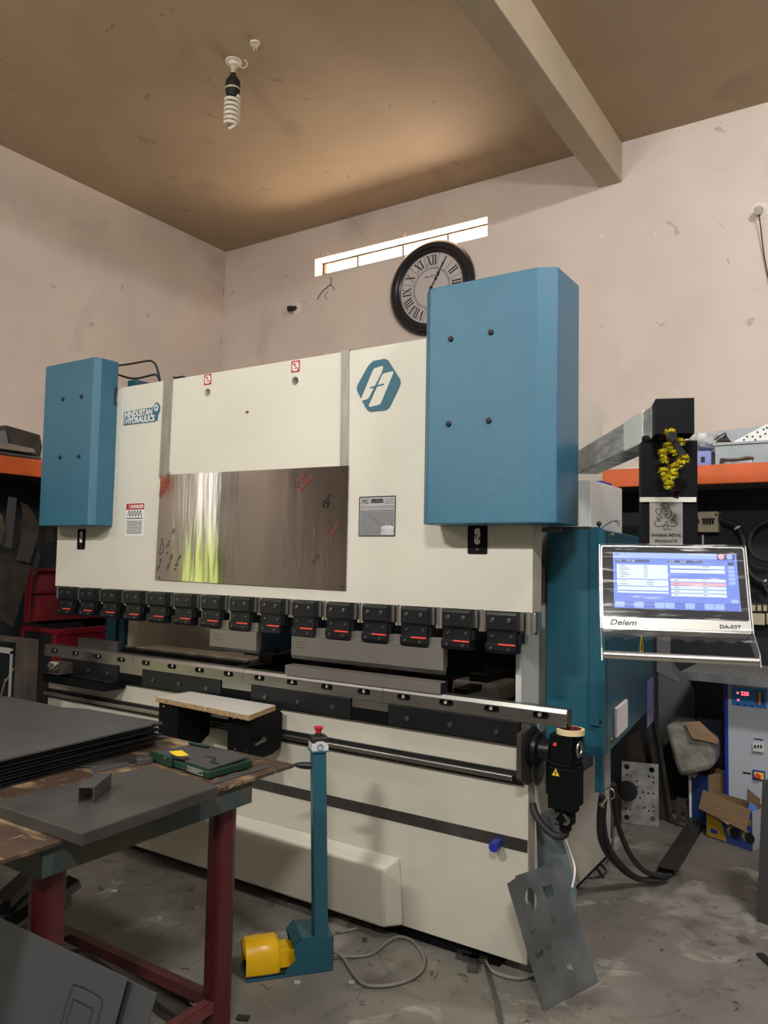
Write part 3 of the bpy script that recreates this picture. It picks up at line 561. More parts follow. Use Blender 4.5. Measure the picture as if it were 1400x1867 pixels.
bm = new_bm(); box(bm, .1495,.152,-.028,.026,1.036,1.079); ob('die_end', bm, M['blackm'], t)
bm = new_bm(); prism(bm, [(-2.33,.03,1.034),(-2.33,.03,1.085),(-2.33,.045,1.09),(-2.33,.06,1.085),(-2.33,.06,1.034)], (.36,0,0)); tag(ob('die_block', bm, M['steel_d'], bevel=.002), 'dark die bar resting behind the left end of the lower rail', 'die')
# chipboard shelf on the arms
t = thing('chipboard_offcut', 'white laminated chipboard offcut lying across the two black support arms', 'board', (-.97,-.15,.873))
P4 = [(-1.295,-.262),(-.640,-.312),(-.705,-.062),(-1.285,-.052)]
bm = new_bm(); prism(bm, [(x,y,.8725) for x, y in P4], (0,0,.022)); ob('board_core', bm, M['chip'], t)
bm = new_bm(); prism(bm, [(x,y,.8945) for x, y in P4], (0,0,.0012)); ob('laminate', bm, M['boardtop'], t, label='white laminate face')
# stainless sheet hung on two straps
t = thing('steel_sheet', 'shiny handwritten-on steel sheet hung by two straps on the cream ram', 'sheet', (-.99,-.01,1.44))
bm = new_bm(); S4 = [(-1.632,-.008,1.450),(-.358,-.008,1.439),(-.357,-.008,2.006),(-1.616,-.008,2.018)]
nx, nz = 40, 22; grid = []
for i in range(nx+1):
    row = []
    for j in range(nz+1):
        a, b = i/nx, j/nz
        p = (V(S4[0])*(1-a)+V(S4[1])*a)*(1-b)+(V(S4[3])*(1-a)+V(S4[2])*a)*b
        e_ = math.exp(-((a-.02)/.22)**2)+math.exp(-((a-.33)/.10)**2)
        p.y += -.0012*math.sin(a*19+1.2*math.sin(b*2.2))*e_*(.4+.6*(1-b))*math.sin(math.pi*a)**.3
        row.append(bm.verts.new(p))
    grid.append(row)
for i in range(nx):
    for j in range(nz): bm.faces.new((grid[i][j],grid[i+1][j],grid[i+1][j+1],grid[i][j+1]))
sh = ob('sheet_panel', bm, M['sheet'], t, smooth=True)
bm = new_bm(); prism(bm, [(p[0],-.0055,p[2]) for p in S4], (0,.002,0)); ob('sheet_back', bm, M['strap'], t)
for xa, xb, zt in ((-1.635,-1.560,2.556),(-.408,-.361,2.545)):
    dx = .005 if xa < -1 else -.004
    bm = new_bm(); prism(bm, [(xa,-.0035,2.0),(xb,-.0035,2.0),(xb+dx*2,-.0035,zt),(xa+dx*2,-.0035,zt)], (0,.002,0)); box(bm, xa+dx*2,xb+dx*2,-.0035,.10,zt,zt+.002); ob('strap', bm, M['strap'], t)
    bm = new_bm(); box(bm, xb+dx*2-.004,xb+dx*2+.045,.02,.10,zt-.012,zt+.003); ob('strap_hook', bm, M['ink'], t)
def scr(pts, m='ink', r=.0013, nm='handwriting'):
    return strokes(nm, pts, r, M[m], t, (0,-.0106,0), X, Z)
def rtext(s, x, z, size, ang, m='ink'):
    u = V((math.cos(ang),0,math.sin(ang))); v = V((-math.sin(ang),0,math.cos(ang)))
    text('handwriting', s, size, M[m], t, (x,-.0109,z), u, v, th=.0002)
rtext('650 x 98', -1.585, 1.945, .028, .95, 'ink_red'); rtext('503', -1.55, 2.02, .022, .95, 'ink')
scr([[(-1.618,1.900),(-1.600,1.900),(-1.548,1.985),(-1.560,1.998),(-1.580,1.985),(-1.620,1.915),(-1.618,1.900)]], 'ink_red')
rtext('wash', -.63, 1.965, .026, .6, 'ink_red'); rtext('80-500gsm', -.60, 1.935, .024, .75, 'ink_red'); scr([[(-.655+.012*math.cos(a),1.930+.014*math.sin(a)) for a in [i*.7 for i in range(10)]]], 'ink_red')
rtext('ø12', -.463, 1.870, .024, .6); scr([[(-.480+.017*math.cos(a),1.835+.019*math.sin(a)) for a in [i*.7 for i in range(10)]]], r=.0016); scr([[(-.487,1.83),(-.480,1.845),(-.473,1.83)]], r=.0016)
rtext('150 x 220', -1.52, 1.545, .022, 1.15); rtext('170 x 20', -1.60, 1.530, .02, 1.2); rtext('Is 75° Vee', -1.46, 1.545, .022, 1.1); rtext('720', -1.50, 1.71, .02, 1.2); rtext('135', -1.585, 1.66, .02, 1.3)
scr([[(-1.600,1.610),(-1.590,1.640),(-1.575,1.640),(-1.575,1.605),(-1.600,1.585),(-1.605,1.60)],[(-1.555,1.62),(-1.54,1.64),(-1.53,1.63),(-1.535,1.655),(-1.52,1.66)],[(-1.548,1.59),(-1.535,1.60)]])
scr([[(-.47,1.70),(-.455,1.722),(-.44,1.708),(-.452,1.690),(-.47,1.70)]], 'ink_red', .001); rtext('131x8.0', -.425, 1.715, .018, .9, 'ink_red'); rtext('(12.5)', -.53, 1.58, .022, .9)
for x, z in ((-.385,1.985),(-.372,1.70),(-.378,1.455),(-1.60,1.462)): flat('rivet', [circ(0,0,.004,10)], .002, M['ink'], t, (x,-.0090,z), X, Z)
L = []
for i in range(46):
    a = random.uniform(-.745,-.42); b = random.uniform(1.47,1.68); d = random.uniform(.02,.06); s = random.uniform(-.35,.35)*(1 if a>-.6 else -2)
    L.append([(a,b),(a+s*d*.4,b+d*.5),(a+s*d,b+d)])
strokes('scratches', L, .0007, M['steel_b'], t, (0,-.0104,0), X, Z)['kind'] = 'stuff'
# masking tape on the motor
bm = new_bm(); lathe(bm, [(.052,0),(.052,.020),(.040,.020),(.040,0),(.052,0)], (.690,.0,.9445), (0,0,1), n=36, caps=False); t = ob('masking_tape_roll', bm, M['tape_c'], smooth=True); tag(t, 'roll of cream masking tape lying on the black gear motor', 'tape')
bm = new_bm(); lathe(bm, [(.041,.001),(.041,.0205),(.038,.0205),(.038,.001),(.041,.001)], (.690,.0,.9445), (0,0,1), n=36, caps=False); ob('tape_core', bm, mat('red_brown_core', (.18,.03,.03), .7), t, smooth=True, label='dark red cardboard core')

# ================================================================== CONTROL PENDANT
ca, sa = math.cos(.35206), math.sin(.35206); PT = .35726
pu = V((ca,sa,0)); pn0 = V((sa,-ca,0)); pw = Z*math.cos(PT)-pn0*math.sin(PT); pn = pu.cross(pw)
PC = V((1.1786,-.51758,1.51692)); PWD, PH = .40, .2577
CP = thing('control_pendant', 'control screen on a black post hanging from a grey swing arm', 'control panel', (1.13,-.35,1.40))
def pp(a, b, n=0): return PC+pu*a+pw*b+pn*n
E1 = at(1226,764, d=2.33); E0 = at(1066,846, d=3.36)
ad = (E1-E0).normalized(); al = Z.cross(ad).normalized(); au = ad.cross(al)
bm = new_bm(); obox(bm, (E0+E1)/2, ad, al, au, (E1-E0).length/2-.05, .046, .050); ob('swing_arm', bm, M['wrapped'], CP, bevel=.006, label='grey square arm wrapped in clear film')
bm = new_bm(); obox(bm, E0+ad*((E1-E0).length*.78), ad, al, au, .10, .048, .052); ob('arm_end_sleeve', bm, M['whitepaint'], CP, bevel=.004)
vr = V((ca,sa,0)); vf = V((-sa,ca,0))
bm = new_bm(); obox(bm, E1+V((0,0,0)), vr, vf, Z, .054, .05, .053); ob('arm_head', bm, M['black'], CP, bevel=.002, label='black square head of the arm')
PQ = at(1217,900, d=2.42)
bm = new_bm(); obox(bm, V((PQ.x,PQ.y,1.80)), vr, vf, Z, .082, .04, .165); ob('post', bm, M['black'], CP, bevel=.004)
bm = new_bm(); cyl(bm, V((PQ.x,PQ.y,1.955)), V((PQ.x,PQ.y,2.01)), .05, n=24); cyl(bm, V((PQ.x,PQ.y,1.97))-vr*.075-vf*.03, V((PQ.x,PQ.y,1.97))-vr*.055-vf*.04, .012, n=14); ob('swivel_joint', bm, M['black'], CP)
bm = new_bm(); obox(bm, V((PQ.x,PQ.y,1.64))-vf*.0, vr, vf, Z, .06, .03, .06); ob('tilt_mount', bm, M['black'], CP)
bm = new_bm(); K = at(1222,797,d=2.25); lathe(bm, [(.014,0),(.016,.012),(.012,.018)], K, -_f, n=14); obox(bm, at(1236,815,d=2.255), _R*.55-_U*.83, _f, _R*.83+_U*.55, .032, .003, .009); ob('locking_lever', bm, M['blackplastic'], CP)
# housing
def prounded(name, w, h, r, n0, n1, m, a=0, b=0, parent=CP, label=None, holes=()):
    lp = [(a+p[0], b+p[1]) for p in rsq(w, h, r)]
    return flat(name, [lp]+list(holes), n1-n0, m, parent, PC+pn*n0, pu, pw, label=label)
hs = prounded('housing', PWD, PH, .006, -.05, 0, M['aluminium'])
prounded('bezel', PWD-.008, PH-.04, .006, 0, .0015, mat('black_glass', (.008,.009,.012), .08, coat=.5), 0, .016, hs)
prounded('badge_strip', PWD-.008, .026, .002, 0, .002, mat('satin_silver_strip', (.50,.49,.45), .4, metal=.4), 0, -PH/2+.018, hs)
text('badge_text', 'Delem', .022, M['ink'], hs, pp(-.142,-PH/2+.019,.0028), pu, pw, bold=.0003, shear=.3, sx=1.25)
text('badge_text', 'DA-53T', .014, M['ink'], hs, pp(.145,-PH/2+.017,.0028), pu, pw, bold=.0004, sx=1.2)
def emi(name, c, s): return mat(name, (0,0,0), .5, emit=c, estr=s)
UI_BG, UI_LT, UI_DK, UI_W, UI_R = emi('screen_blue',s2l(104,132,222),.85), emi('screen_light_blue',s2l(150,176,240),.9), emi('screen_navy',s2l(52,70,130),.7), emi('screen_white',s2l(205,224,248),.95), emi('screen_pink',s2l(244,160,172),.95)
sc = prounded('screen', .342, .172, .001, .0015, .0022, UI_BG, .006, .020, hs, label='lit blue touch screen')
SX0, SZ0 = .006-.171, .020-.086
def ui(x0, y0, x1, y1, m, lv=.0008):   # normalised from the top left of the screen
    a = (x0+x1)/2*.342+SX0; b = (1-(y0+y1)/2)*.172+SZ0
    flat('screen_field', [rsq(abs(x1-x0)*.342, abs(y1-y0)*.172, .0006, 1)], .0002, m, sc, PC+pn*(.0022+lv-.0002), pu, pw).location += pu*a+pw*b
def uit(s, x, y, size, m, sx=1): text('screen_text', s, size, m, sc, pp(x*.342+SX0, (1-y)*.172+SZ0, .0042), pu, pw, th=.0001, bold=.0001, align='LEFT', sx=sx)
ui(.0,.0,.98,.10,UI_LT); ui(.02,.13,.30,.175,UI_DK); ui(.45,.13,.73,.175,UI_DK); uit('Y 0     131.26',.03,.153,.0072,UI_W,1.3); uit('X 0      11.0',.46,.153,.0072,UI_W,1.3); uit('DA',.012,.035,.010,UI_DK)
ui(.03,.22,.445,.475,UI_W); ui(.03,.49,.445,.60,UI_W); ui(.03,.615,.445,.68,UI_W); ui(.03,.70,.445,.73,UI_W)
for k in range(7): ui(.05,.235+.033*k,.05+.05+.02*(k%3),.243+.033*k,UI_DK,.0012); ui(.25,.235+.033*k,.285,.243+.033*k,UI_DK,.0012)
for k in range(3): ui(.05,.505+.033*k,.05+.07,.513+.033*k,UI_DK,.0012); ui(.27,.505+.033*k,.33,.513+.033*k,UI_DK,.0012)
for y in (.22,.30): ui(.465,y,.90,y+.055,UI_W); ui(.72,y+.01,.78,y+.02,UI_DK,.0012)
for k, y in enumerate((.46,.525,.59,.655,.72)): ui(.465,y,.90,y+.05,UI_R if k == 1 else UI_W); ui(.49,y+.02,.53,y+.03,UI_DK,.0012); ui(.72,y+.02,.75,y+.03,UI_DK,.0012)
for k in range(6): ui(.925,.15+.068*k,.975,.205+.068*k,UI_DK if k == 0 else UI_LT)
ui(.0,.875,.99,.995,emi('screen_mid_blue',s2l(90,114,208),.8),.0006)
for x in (.01,.165,.33,.41,.57,.72,.80): ui(x,.885,x+.075,.985,UI_LT,.0010)
ui(.93,.80,.985,.86,UI_LT); ui(.845,.0,.985,.11,UI_DK,.0009)
flat('screen_icon', [circ(.879*.342+SX0,(1-.052)*.172+SZ0,.0085)], .0002, UI_R, sc, PC+pn*.0034, pu, pw); flat('screen_icon', [circ(.945*.342+SX0,(1-.052)*.172+SZ0,.0085)], .0002, UI_LT, sc, PC+pn*.0034, pu, pw)
# film over the front
bm = new_bm(); g = []
for i in range(25):
    row = []
    for j in range(17):
        a = -.202+.404*i/24; b = -.125+.258*j/16; row.append(bm.verts.new(pp(a, b, .006+.0015*math.sin(i*1.1+j*2.3))))
    g.append(row)
for i in range(24):
    for j in range(16): bm.faces.new((g[i][j],g[i+1][j],g[i+1][j+1],g[i][j+1]))
fl = ob('protective_film', bm, M['film'], CP, smooth=True, label='crinkled clear plastic film over the screen'); fl.visible_shadow = True
bm = new_bm()
for i in range(24):
    a0, a1 = -.20+.4*i/24, -.20+.4*(i+1)/24; q = [pp(a0,-.125,.005), pp(a1,-.125,.005), pp(a1,-.152-.006*math.sin((i+1)*1.9),-.012), pp(a0,-.152-.006*math.sin(i*1.9),-.012)]; quadface(bm, q)
bmesh.ops.remove_doubles(bm, verts=bm.verts, dist=1e-4); ob('film_edge', bm, M['film'], CP)
# side plates and handle bar
for s_ in (-1,1):
    pts = [pp(s_*.2015, PH/2+.002, -.05), pp(s_*.2015, PH/2+.002, .006), pp(s_*.2015,-PH/2,.006), pp(s_*.2015,-PH/2-.070,.052), pp(s_*.2015,-PH/2-.106,.052), pp(s_*.2015,-PH/2-.097,.026), pp(s_*.2015,-PH/2,-.05)]
    bm = new_bm(); prism(bm, pts, pu*.0035*s_); ob('side_plate', bm, M['aluminium'], CP, bevel=.001)
bm = new_bm(); cyl(bm, pp(-.199,-PH/2-.086,.042), pp(.199,-PH/2-.090,.048), .0112, n=20); ob('handle_bar', bm, M['steel_b'], CP, smooth=True, label='polished steel handle bar')
# sign taped on the post
def pf(u, v): return at(u, v, d=2.375)
so = pf(1214,952); 
t = thing('name_plate', 'thin cut metal sign reading SHABARI METAL PRODUCTS taped to the black post', 'sign', so-vf*.003)
sw, shh = .096, .132
flat('plate', [rsq(sw, shh, .001)], .001, M['aluminium'], t, V((so.x,so.y,pf(1214,954).z))-vf*.002, vr, Z)
SO = V((so.x,so.y,pf(1214,943).z))-vf*.0035
def gs(lines): return [[(a*.00040,b*.00042) for a, b in ln] for ln in lines]
G = [[(-52,62),(-70,58),(-74,40),(-60,18),(-46,8),(-42,20),(-38,34),(-34,48),(-46,58)],[(-28,62),(-34,84),(-22,104),(-6,112),(6,112)],[(-10,70),(-18,88),(-6,106),(8,104),(16,88),(20,70)],[(-32,60),(-10,68),(16,66),(30,56),(38,40),(38,20),(30,4),(14,-6),(0,-4),(-8,6),(-6,18),(6,22),(14,14)],[(0,40),(8,44),(14,40)],[(-14,50),(-6,54),(0,50)],
     [(-72,6),(-66,-10),(-54,-16),(-40,-12),(-30,2),(-24,-10)],[(-60,-16),(-50,-2),(-48,8)],[(66,14),(58,2),(48,-4),(40,-16),(52,-18),(66,-10),(74,2)],[(58,12),(60,24)],
     [(-36,-30),(-60,-26),(-80,-36),(-84,-52),(-70,-66),(-44,-68),(-20,-58),(-2,-50)],[(36,-30),(60,-26),(76,-38),(76,-54),(60,-66),(36,-66),(14,-58),(2,-50)],[(-4,-62),(-18,-70),(-14,-88),(-4,-96),(2,-84)],[(6,-60),(12,-80),(22,-92),(36,-88)],[(-10,-34),(4,-38),(14,-34)]]
strokes('line_drawing', gs(G), .0011, M['ink'], t, SO, vr, Z)
text('sign_text', 'SHABARI METAL', .0125, M['ink'], t, V((so.x,so.y,pf(1214,976).z))-vf*.0042, vr, Z, bold=.0003, sx=.95)
text('sign_text', 'PRODUCTS', .0125, M['ink'], t, V((so.x,so.y,pf(1214,987).z))-vf*.0042, vr, Z, bold=.0003)
bm = new_bm(); obox(bm, pf(1217,911)-vf*.003, vr, vf, Z, .082, .0008, .0075); tag(ob('tape_strip', bm, M['tape_w']), 'strip of white tape across the black post above the metal sign', 'tape')
# flower garland
t = thing('flower_garland', 'garland of yellow flowers with dark purple blooms hanging on the black arm head', 'flowers', at(1228,905,d=2.26))
def bloom(u, v, r, m, name, d=2.262):
    c = at(u, v, d=d); bm = new_bm()
    for i in range(120):
        a, b = random.uniform(0, 2*math.pi), math.acos(random.uniform(-1,1)); dr = V((math.sin(b)*math.cos(a), math.sin(b)*math.sin(a), math.cos(b)*.8)); u_, v_, _ = frame_of(dr); L_ = r*random.uniform(.8,1.15)
        w_ = r*.16; p = c+dr*r*.2
        vs = [bm.verts.new(x) for x in (p-u_*w_*.5, c+dr*L_*.75-u_*w_, c+dr*L_, c+dr*L_*.75+u_*w_, p+u_*w_*.5)]; bm.faces.new(vs)
    return ob(name, bm, m, t)
for u, v, r in ((1221,789,.016),(1240,806,.014),(1219,812,.015),(1228,826,.013),(1209,826,.014),(1212,838,.013),(1246,837,.017),(1237,846,.015),(1229,851,.014),(1209,859,.014),(1226,866,.016),(1218,873,.015),(1213,870,.012),(1219,884,.015)): bloom(u, v, r*1.25, M['flower'], 'yellow_flower')
for u, v, r in ((1208,797,.010),(1230,797,.010),(1221,834,.012),(1236,823,.009),(1232,901,.014)): bloom(u, v, r*1.4, M['flower_d'], 'purple_flower')
bm = new_bm(); tube(bm, [at(u,v,d=2.27) for u, v in ((1214,790),(1226,800),(1222,830),(1217,850),(1219,885),(1232,900))], .0012, n=5, k=3); ob('garland_thread', bm, M['cablegrey'], t)

# ================================================================== ELECTRICAL CABINET
EC = thing('electrical_cabinet', 'tall teal electrical cabinet on the right side of the press brake', 'cabinet', (.7,.5,.6))
dv = V((-.105,.9945,0)); dn_ = V((.9945,.105,0))
c0_ = V((.722,.305,0))
bm = new_bm(); prism(bm, [c0_+Z*.802, c0_+dv*1.34+Z*.802, c0_+dv*1.34+Z*1.722, c0_+Z*1.722], -dn_*.24); ob('cabinet_body', bm, M['teal_smooth'], EC, bevel=.004)
bm = new_bm(); box(bm, .666,.706,.288,.300,.925,1.732); ob('door_edge', bm, M['teal_smooth'], EC, bevel=.002)
bm = new_bm(); prism(bm, [(.706,.288,1.732),(.706,.288,.96),(.722,.306,.925),(.722,.306,1.722)], (-.004,.004,0)); ob('door_return', bm, M['teal_smooth'], EC)
bm = new_bm(); box(bm, .684,.716,.302,.330,.658,.93); ob('lower_post', bm, M['teal_smooth'], EC, bevel=.002)
bm = new_bm(); q = c0_+dv*.04+dn_*.0015; prism(bm, [q+Z*.805, q+dv*.004+Z*.805, q+dv*.004+Z*1.72, q+Z*1.72], dn_*.001); ob('door_gap', bm, M['ink'], EC)
def cabpt(s, z, n=.002): return c0_+dv*s+dn_*n+Z*z
vb_ = flat('vent_grille', [rsq(.27,.128,.004)], .004, M['strap'], EC, cabpt(.329,.906,.001), dv, Z)
for i in range(15):
    bm = new_bm(); q = cabpt(.197,.846+.0083*i,.005); prism(bm, [q, q+dn_*.010-Z*.001, q+Z*.0042], dv*.264); ob('louvre', bm, M['white'], vb_)
flat('data_sticker', [rsq(.23,.245,.002)], .001, mat('purple_print', s2l(84,88,150), .4, col2=s2l(150,150,190), vscale=30), EC, cabpt(1.222,.84,.001), dv, Z)
bm = new_bm(); lathe(bm, [(.012,0),(.012,.008),(.006,.012)], cabpt(.147,.842,0), dn_, n=16); ob('door_lock', bm, M['brass'], EC, smooth=True)
bm = new_bm(); lathe(bm, [(.010,0),(.010,.006),(.005,.010)], cabpt(.16,1.705,0), dn_, n=16); ob('door_lock', bm, M['brass'], EC, smooth=True)
tw = at(1154,1181,y=.55); 
bm = new_bm(); q = cabpt(.86,1.135,.0015); prism(bm, [q, q+dv*.12, q+dv*.06+Z*.10], dn_*.001); ob('warning_triangle', bm, M['yellow_print'], EC)
bm = new_bm(); q = cabpt(.89,1.145,.003); prism(bm, [q, q+dv*.05, q+dv*.03+Z*.055], dn_*.001); ob('triangle_mark', bm, M['ink'], EC)
c_ = at(1092,955,y=.30); bm = new_bm(); bmesh.ops.create_uvsphere(bm, u_segments=18, v_segments=12, radius=.0105, matrix=Matrix.Translation(c_)); cyl(bm, c_-Z*.016, c_, .004, n=8); ob('ball_knob', bm, M['ink'], EC, smooth=True)
bm = new_bm(); tube(bm, [at(u,v,y=.32) for u, v in ((1094,965),(1108,955),(1118,950),(1126,952),(1130,957))], .0018, n=6, k=4)
for u, v in ((1124,948),(1131,950),(1129,961)): tube(bm, [at(1121,950,y=.32), at(u,v,y=.32)], .001, n=4, k=1)
ob('loose_wire', bm, M['ink'], EC)
# key hanging
t = thing('cabinet_key', 'double-bit metal key with ring handle hanging beside the lower cabinet edge', 'key', at(1098,1470,y=.28))
ky = at(1111,1447,y=.28); bm = new_bm()
ring = [ky+V((.020*math.cos(a),0,.022*math.sin(a))) for a in [i*math.pi/10 for i in range(21)]]; tube(bm, ring, .0028, n=7, k=1, caps=False); ob('key_ring_handle', bm, M['steel_b'], t, smooth=True)
k1 = at(1097,1468,y=.28); bm = new_bm(); cyl(bm, ky+(k1-ky).normalized()*.012, k1, .0048, n=10); obox(bm, k1, (k1-ky), Y, (k1-ky).cross(Y), .006, .003, .010); ob('key_shank', bm, M['steel_b'], t, smooth=False)
bm = new_bm(); tube(bm, [at(1107,1440,y=.28), at(1112,1432,y=.29), at(1118,1425,y=.30)], .0015, n=5, k=3); ob('key_cord', bm, M['ink'], t)

# rear cream box and far machine parts
bm = new_bm(); prism(bm, [(.600,.50,1.70),(.600,.975,1.70),(.600,.975,1.953),(.600,.50,1.953)], (-.17,0,0)); rb = ob('oil_tank_box', bm, M['whitepaint'], PB, bevel=.004)
bm = new_bm(); box(bm, .45,.56,.78,.94,1.955,1.975); ob('tank_label', bm, M['blue'], rb)

# ================================================================== FOOT PEDAL STAND
FS = thing('foot_pedal_stand', 'teal emergency stop post with a yellow foot pedal standing before the press brake', 'foot switch', (-.24,-.48,0))
bu = (at(607,1770,z=0)-at(449,1793,z=0)); bu.z = 0; BL = bu.length; bu.normalize(); bv = V((-bu.y,bu.x,0)); B0 = at(449,1793,z=0)
def bp_(a, b, z): return B0+bu*a+bv*b+Z*z
BW = .155
bm = new_bm(); prism(bm, [bp_(0,0,.001),bp_(BL,0,.001),bp_(BL,BW,.001),bp_(.02,BW,.001),bp_(-.01,BW-.03,.001)], (0,0,.008)); ob('base_plate', bm, M['teal_smooth'], FS, bevel=.002)
# hood: side profile in (a,z)
prof = [(.145,.008),(BL,.008),(BL,.125),(.205,.135),(.175,.105),(.185,.060),(.145,.022)]
for b in (0, BW-.004):
    bm = new_bm(); prism(bm, [bp_(a,b,z) for a, z in prof], bv*.004); ob('hood_side', bm, M['teal_smooth'], FS, bevel=.001)
bm = new_bm(); prism(bm, [bp_(.205,0,.135),bp_(BL,0,.125),bp_(BL,BW,.125),bp_(.205,BW,.135)], (0,0,.004)); prism(bm, [bp_(.205,0,.139),bp_(.175,0,.109),bp_(.175,BW,.109),bp_(.205,BW,.139)], (0,0,.003)); prism(bm, [bp_(BL-.004,0,.01),bp_(BL-.004,BW,.01),bp_(BL-.004,BW,.126),bp_(BL-.004,0,.126)], bu*.004); ob('hood_top', bm, M['teal_smooth'], FS, bevel=.001)
bm = new_bm(); prism(bm, [bp_(.18,.006,.009),bp_(BL-.01,.006,.009),bp_(BL-.01,BW-.006,.009),bp_(.18,BW-.006,.009)], (0,0,.006)); ob('base_mat', bm, M['ink'], FS)
# post
PB0 = at(583,1703,z=.130); PT0 = at(580,1368,y=PB0.y+.012)
pax = (PT0-PB0).normalized()
bm = new_bm(); obox(bm, (PB0+PT0)/2, bu, bv, pax, .027, .027, (PT0-PB0).length/2); ob('post', bm, M['teal_smooth'], FS, bevel=.003)
bm = new_bm(); obox(bm, PT0+Z*.002, bu, bv, Z, .036, .036, .003); ob('top_plate', bm, M['teal'], FS, bevel=.001)
sb = thing  # stop station
bm = new_bm(); obox(bm, PT0+Z*.020, bu, bv, Z, .033, .033, .015); eb = ob('stop_box', bm, mat('pale_grey_plastic', (.55,.56,.60), .45), FS, bevel=.004)
bm = new_bm(); obox(bm, PT0+Z*.046, bu, bv, Z, .0335, .0335, .012); ob('stop_box_lid', bm, M['blackplastic'], eb, bevel=.005)
fc = [(-.033,-.013),(.033,-.013),(.033,.006),(.026,.010)]+[(.026*math.cos(a),.010+.014*math.sin(a)) for a in [math.pi*i/10 for i in range(1,10)]]+[(-.026,.010),(-.033,.006)]
sf = flat('stop_box_face', [fc], .0012, mat('pale_grey_face', (.58,.59,.63), .45), eb, PT0+Z*.019-bv*.0345, bu, Z)
tcirc = lambda r: [(r*math.cos(i*.4), r*math.sin(i*.4)) for i in range(17)]
strokes('stop_box_emblem', [tcirc(.0125), tcirc(.0095), [(-.004,-.004),(-.003,.004),(.002,.005),(.004,-.001)]], .0009, M['strap'], sf, PT0+Z*.019-bv*.0362, bu, Z)
bm = new_bm(); lathe(bm, [(.013,0),(.013,.010),(.011,.012)], PT0+Z*.058, Z, n=24); ob('button_collar', bm, M['ink'], eb, smooth=True)
bm = new_bm(); lathe(bm, [(.011,0),(.012,.008),(.013,.012),(.019,.018),(.0195,.021),(.017,.0235),(.003,.0245)], PT0+Z*.069, Z, n=28); ob('stop_button', bm, mat('stop_button_red', s2l(196,30,46), .35), eb, smooth=True, label='red mushroom stop button')
hd = at(576,1397,y=PT0.y-.005); he = at(533,1399, y=PT0.y-.01)
bm = new_bm(); lathe(bm, [(.008,0),(.012,.01),(.014,.035),(.013,.06),(.009,.082),(.003,.094)], hd, V((-1,-.35,-.02)), n=16); ob('grip_handle', bm, M['blackplastic'], FS, smooth=True, label='black tapered grip')
# yellow pedal guard
yb = M['yellow']
def ypt(a, b, z): return bp_(a, b, z)
out = [(.012,.012),(.010,.060),(.022,.098),(.050,.118),(.105,.118),(.130,.095),(.143,.060),(.140,.012)]   # cross-section across width (b) / height
sec = []
b0, b1 = .010, BW-.012
import itertools
arch = [(b0,.012),(b0-.002,.075),(b0+.016,.112),(b0+.040,.124),(b1-.040,.124),(b1-.016,.112),(b1+.002,.075),(b1,.012)]
bm = new_bm(); rings = []
for a, k in ((-.010,.86),(.0,.97),(.05,1.0),(.115,1.0),(.128,.90)):
    rings.append([bm.verts.new(ypt(a+(.012 if (a < 0 and z < .08) else 0), (b-.07)*k+.07, .012+(z-.012)*k)) for b, z in arch])
for A, B_ in zip(rings, rings[1:]):
    for i in range(len(arch)-1): bm.faces.new((A[i],A[i+1],B_[i+1],B_[i]))
ob('pedal_guard', bm, yb, FS, solid=.004, smooth=True, bevel=.001)
bm = new_bm(); prism(bm, [bp_(.125,.03,.02),bp_(.125,.03,.085),bp_(.160,.03,.090),bp_(.205,.03,.075),(bp_(.205,.03,.04)),bp_(.185,.03,.03),bp_(.170,.03,.02)], bv*.085); ob('pedal_housing', bm, yb, FS, bevel=.004)
bm = new_bm(); prism(bm, [bp_(0,.006,.009),bp_(.19,.006,.009),bp_(.19,BW-.016,.009),bp_(0,BW-.016,.009)], (0,0,.008)); ob('pedal_base', bm, M['ink'], FS, bevel=.002)
bm = new_bm(); prism(bm, [bp_(.02,.03,.03),bp_(.11,.03,.055),bp_(.11,.115,.055),bp_(.02,.115,.03)], (0,0,.006)); ob('foot_treadle', bm, M['ink'], FS, bevel=.002)
t = None
CL = [(606,1742,.035),(625,1743,.012),(650,1744,.008),(680,1738,.008),(705,1718,.008),(728,1708,.008),(752,1716,.008),(772,1742,.008),(770,1768,.008),(745,1787,.008),(705,1797,.008),(668,1796,.008),(648,1781,.008),(635,1762,.008),(624,1744,.020),(606,1733,.050)]
bm = new_bm(); tube(bm, [at(u,v,z=z) for u, v, z in CL], .0065, n=10, k=6); tag(ob('pedal_cable', bm, M['cablegrey'], smooth=True), 'grey cable lying in a loop on the floor beside the foot pedal', 'cable')
bm = new_bm(); tube(bm, [(-.23,-.045,.008),(-.27,-.11,.008),(-.275,-.14,.02)], .006, n=8, k=4); tag(ob('cable_end', bm, M['cablegrey'], smooth=True), 'short piece of grey cable coming from under the press brake behind the teal post', 'cable')
bm = new_bm(); tube(bm, [at(u,v,z=.009) for u, v in ((868,1742),(882,1748),(895,1768),(915,1778),(945,1784),(970,1778),(985,1768))], .0075, n=10, k=6); tag(ob('floor_cable', bm, M['cablegrey'], smooth=True), 'grey cable running under the right front corner of the press brake', 'cable')
bm = new_bm(); pts = [at(u,v,z=.012) for u, v in ((884,1748),(890,1775),(903,1820),(915,1867),(925,1900))]
for p, q in zip(pts, pts[1:]):
    n_ = (q-p).cross(Z).normalized()*.007; prism(bm, [p-n_, q-n_, q+n_, p+n_], (0,0,.002))
tag(ob('steel_strip', bm, M['steel_d']), 'narrow steel banding strip lying on the floor in front of the machine corner', 'strip')
bm = new_bm(); 
for q in ((.25,.012,.03,.02),(.31,-.025,.02,.05),(.30,.01,.05,.012)): obox(bm, V((q[0],q[1],.012)), V((1,.4,0)), V((-.4,1,0)), Z, q[2], q[3], .010)
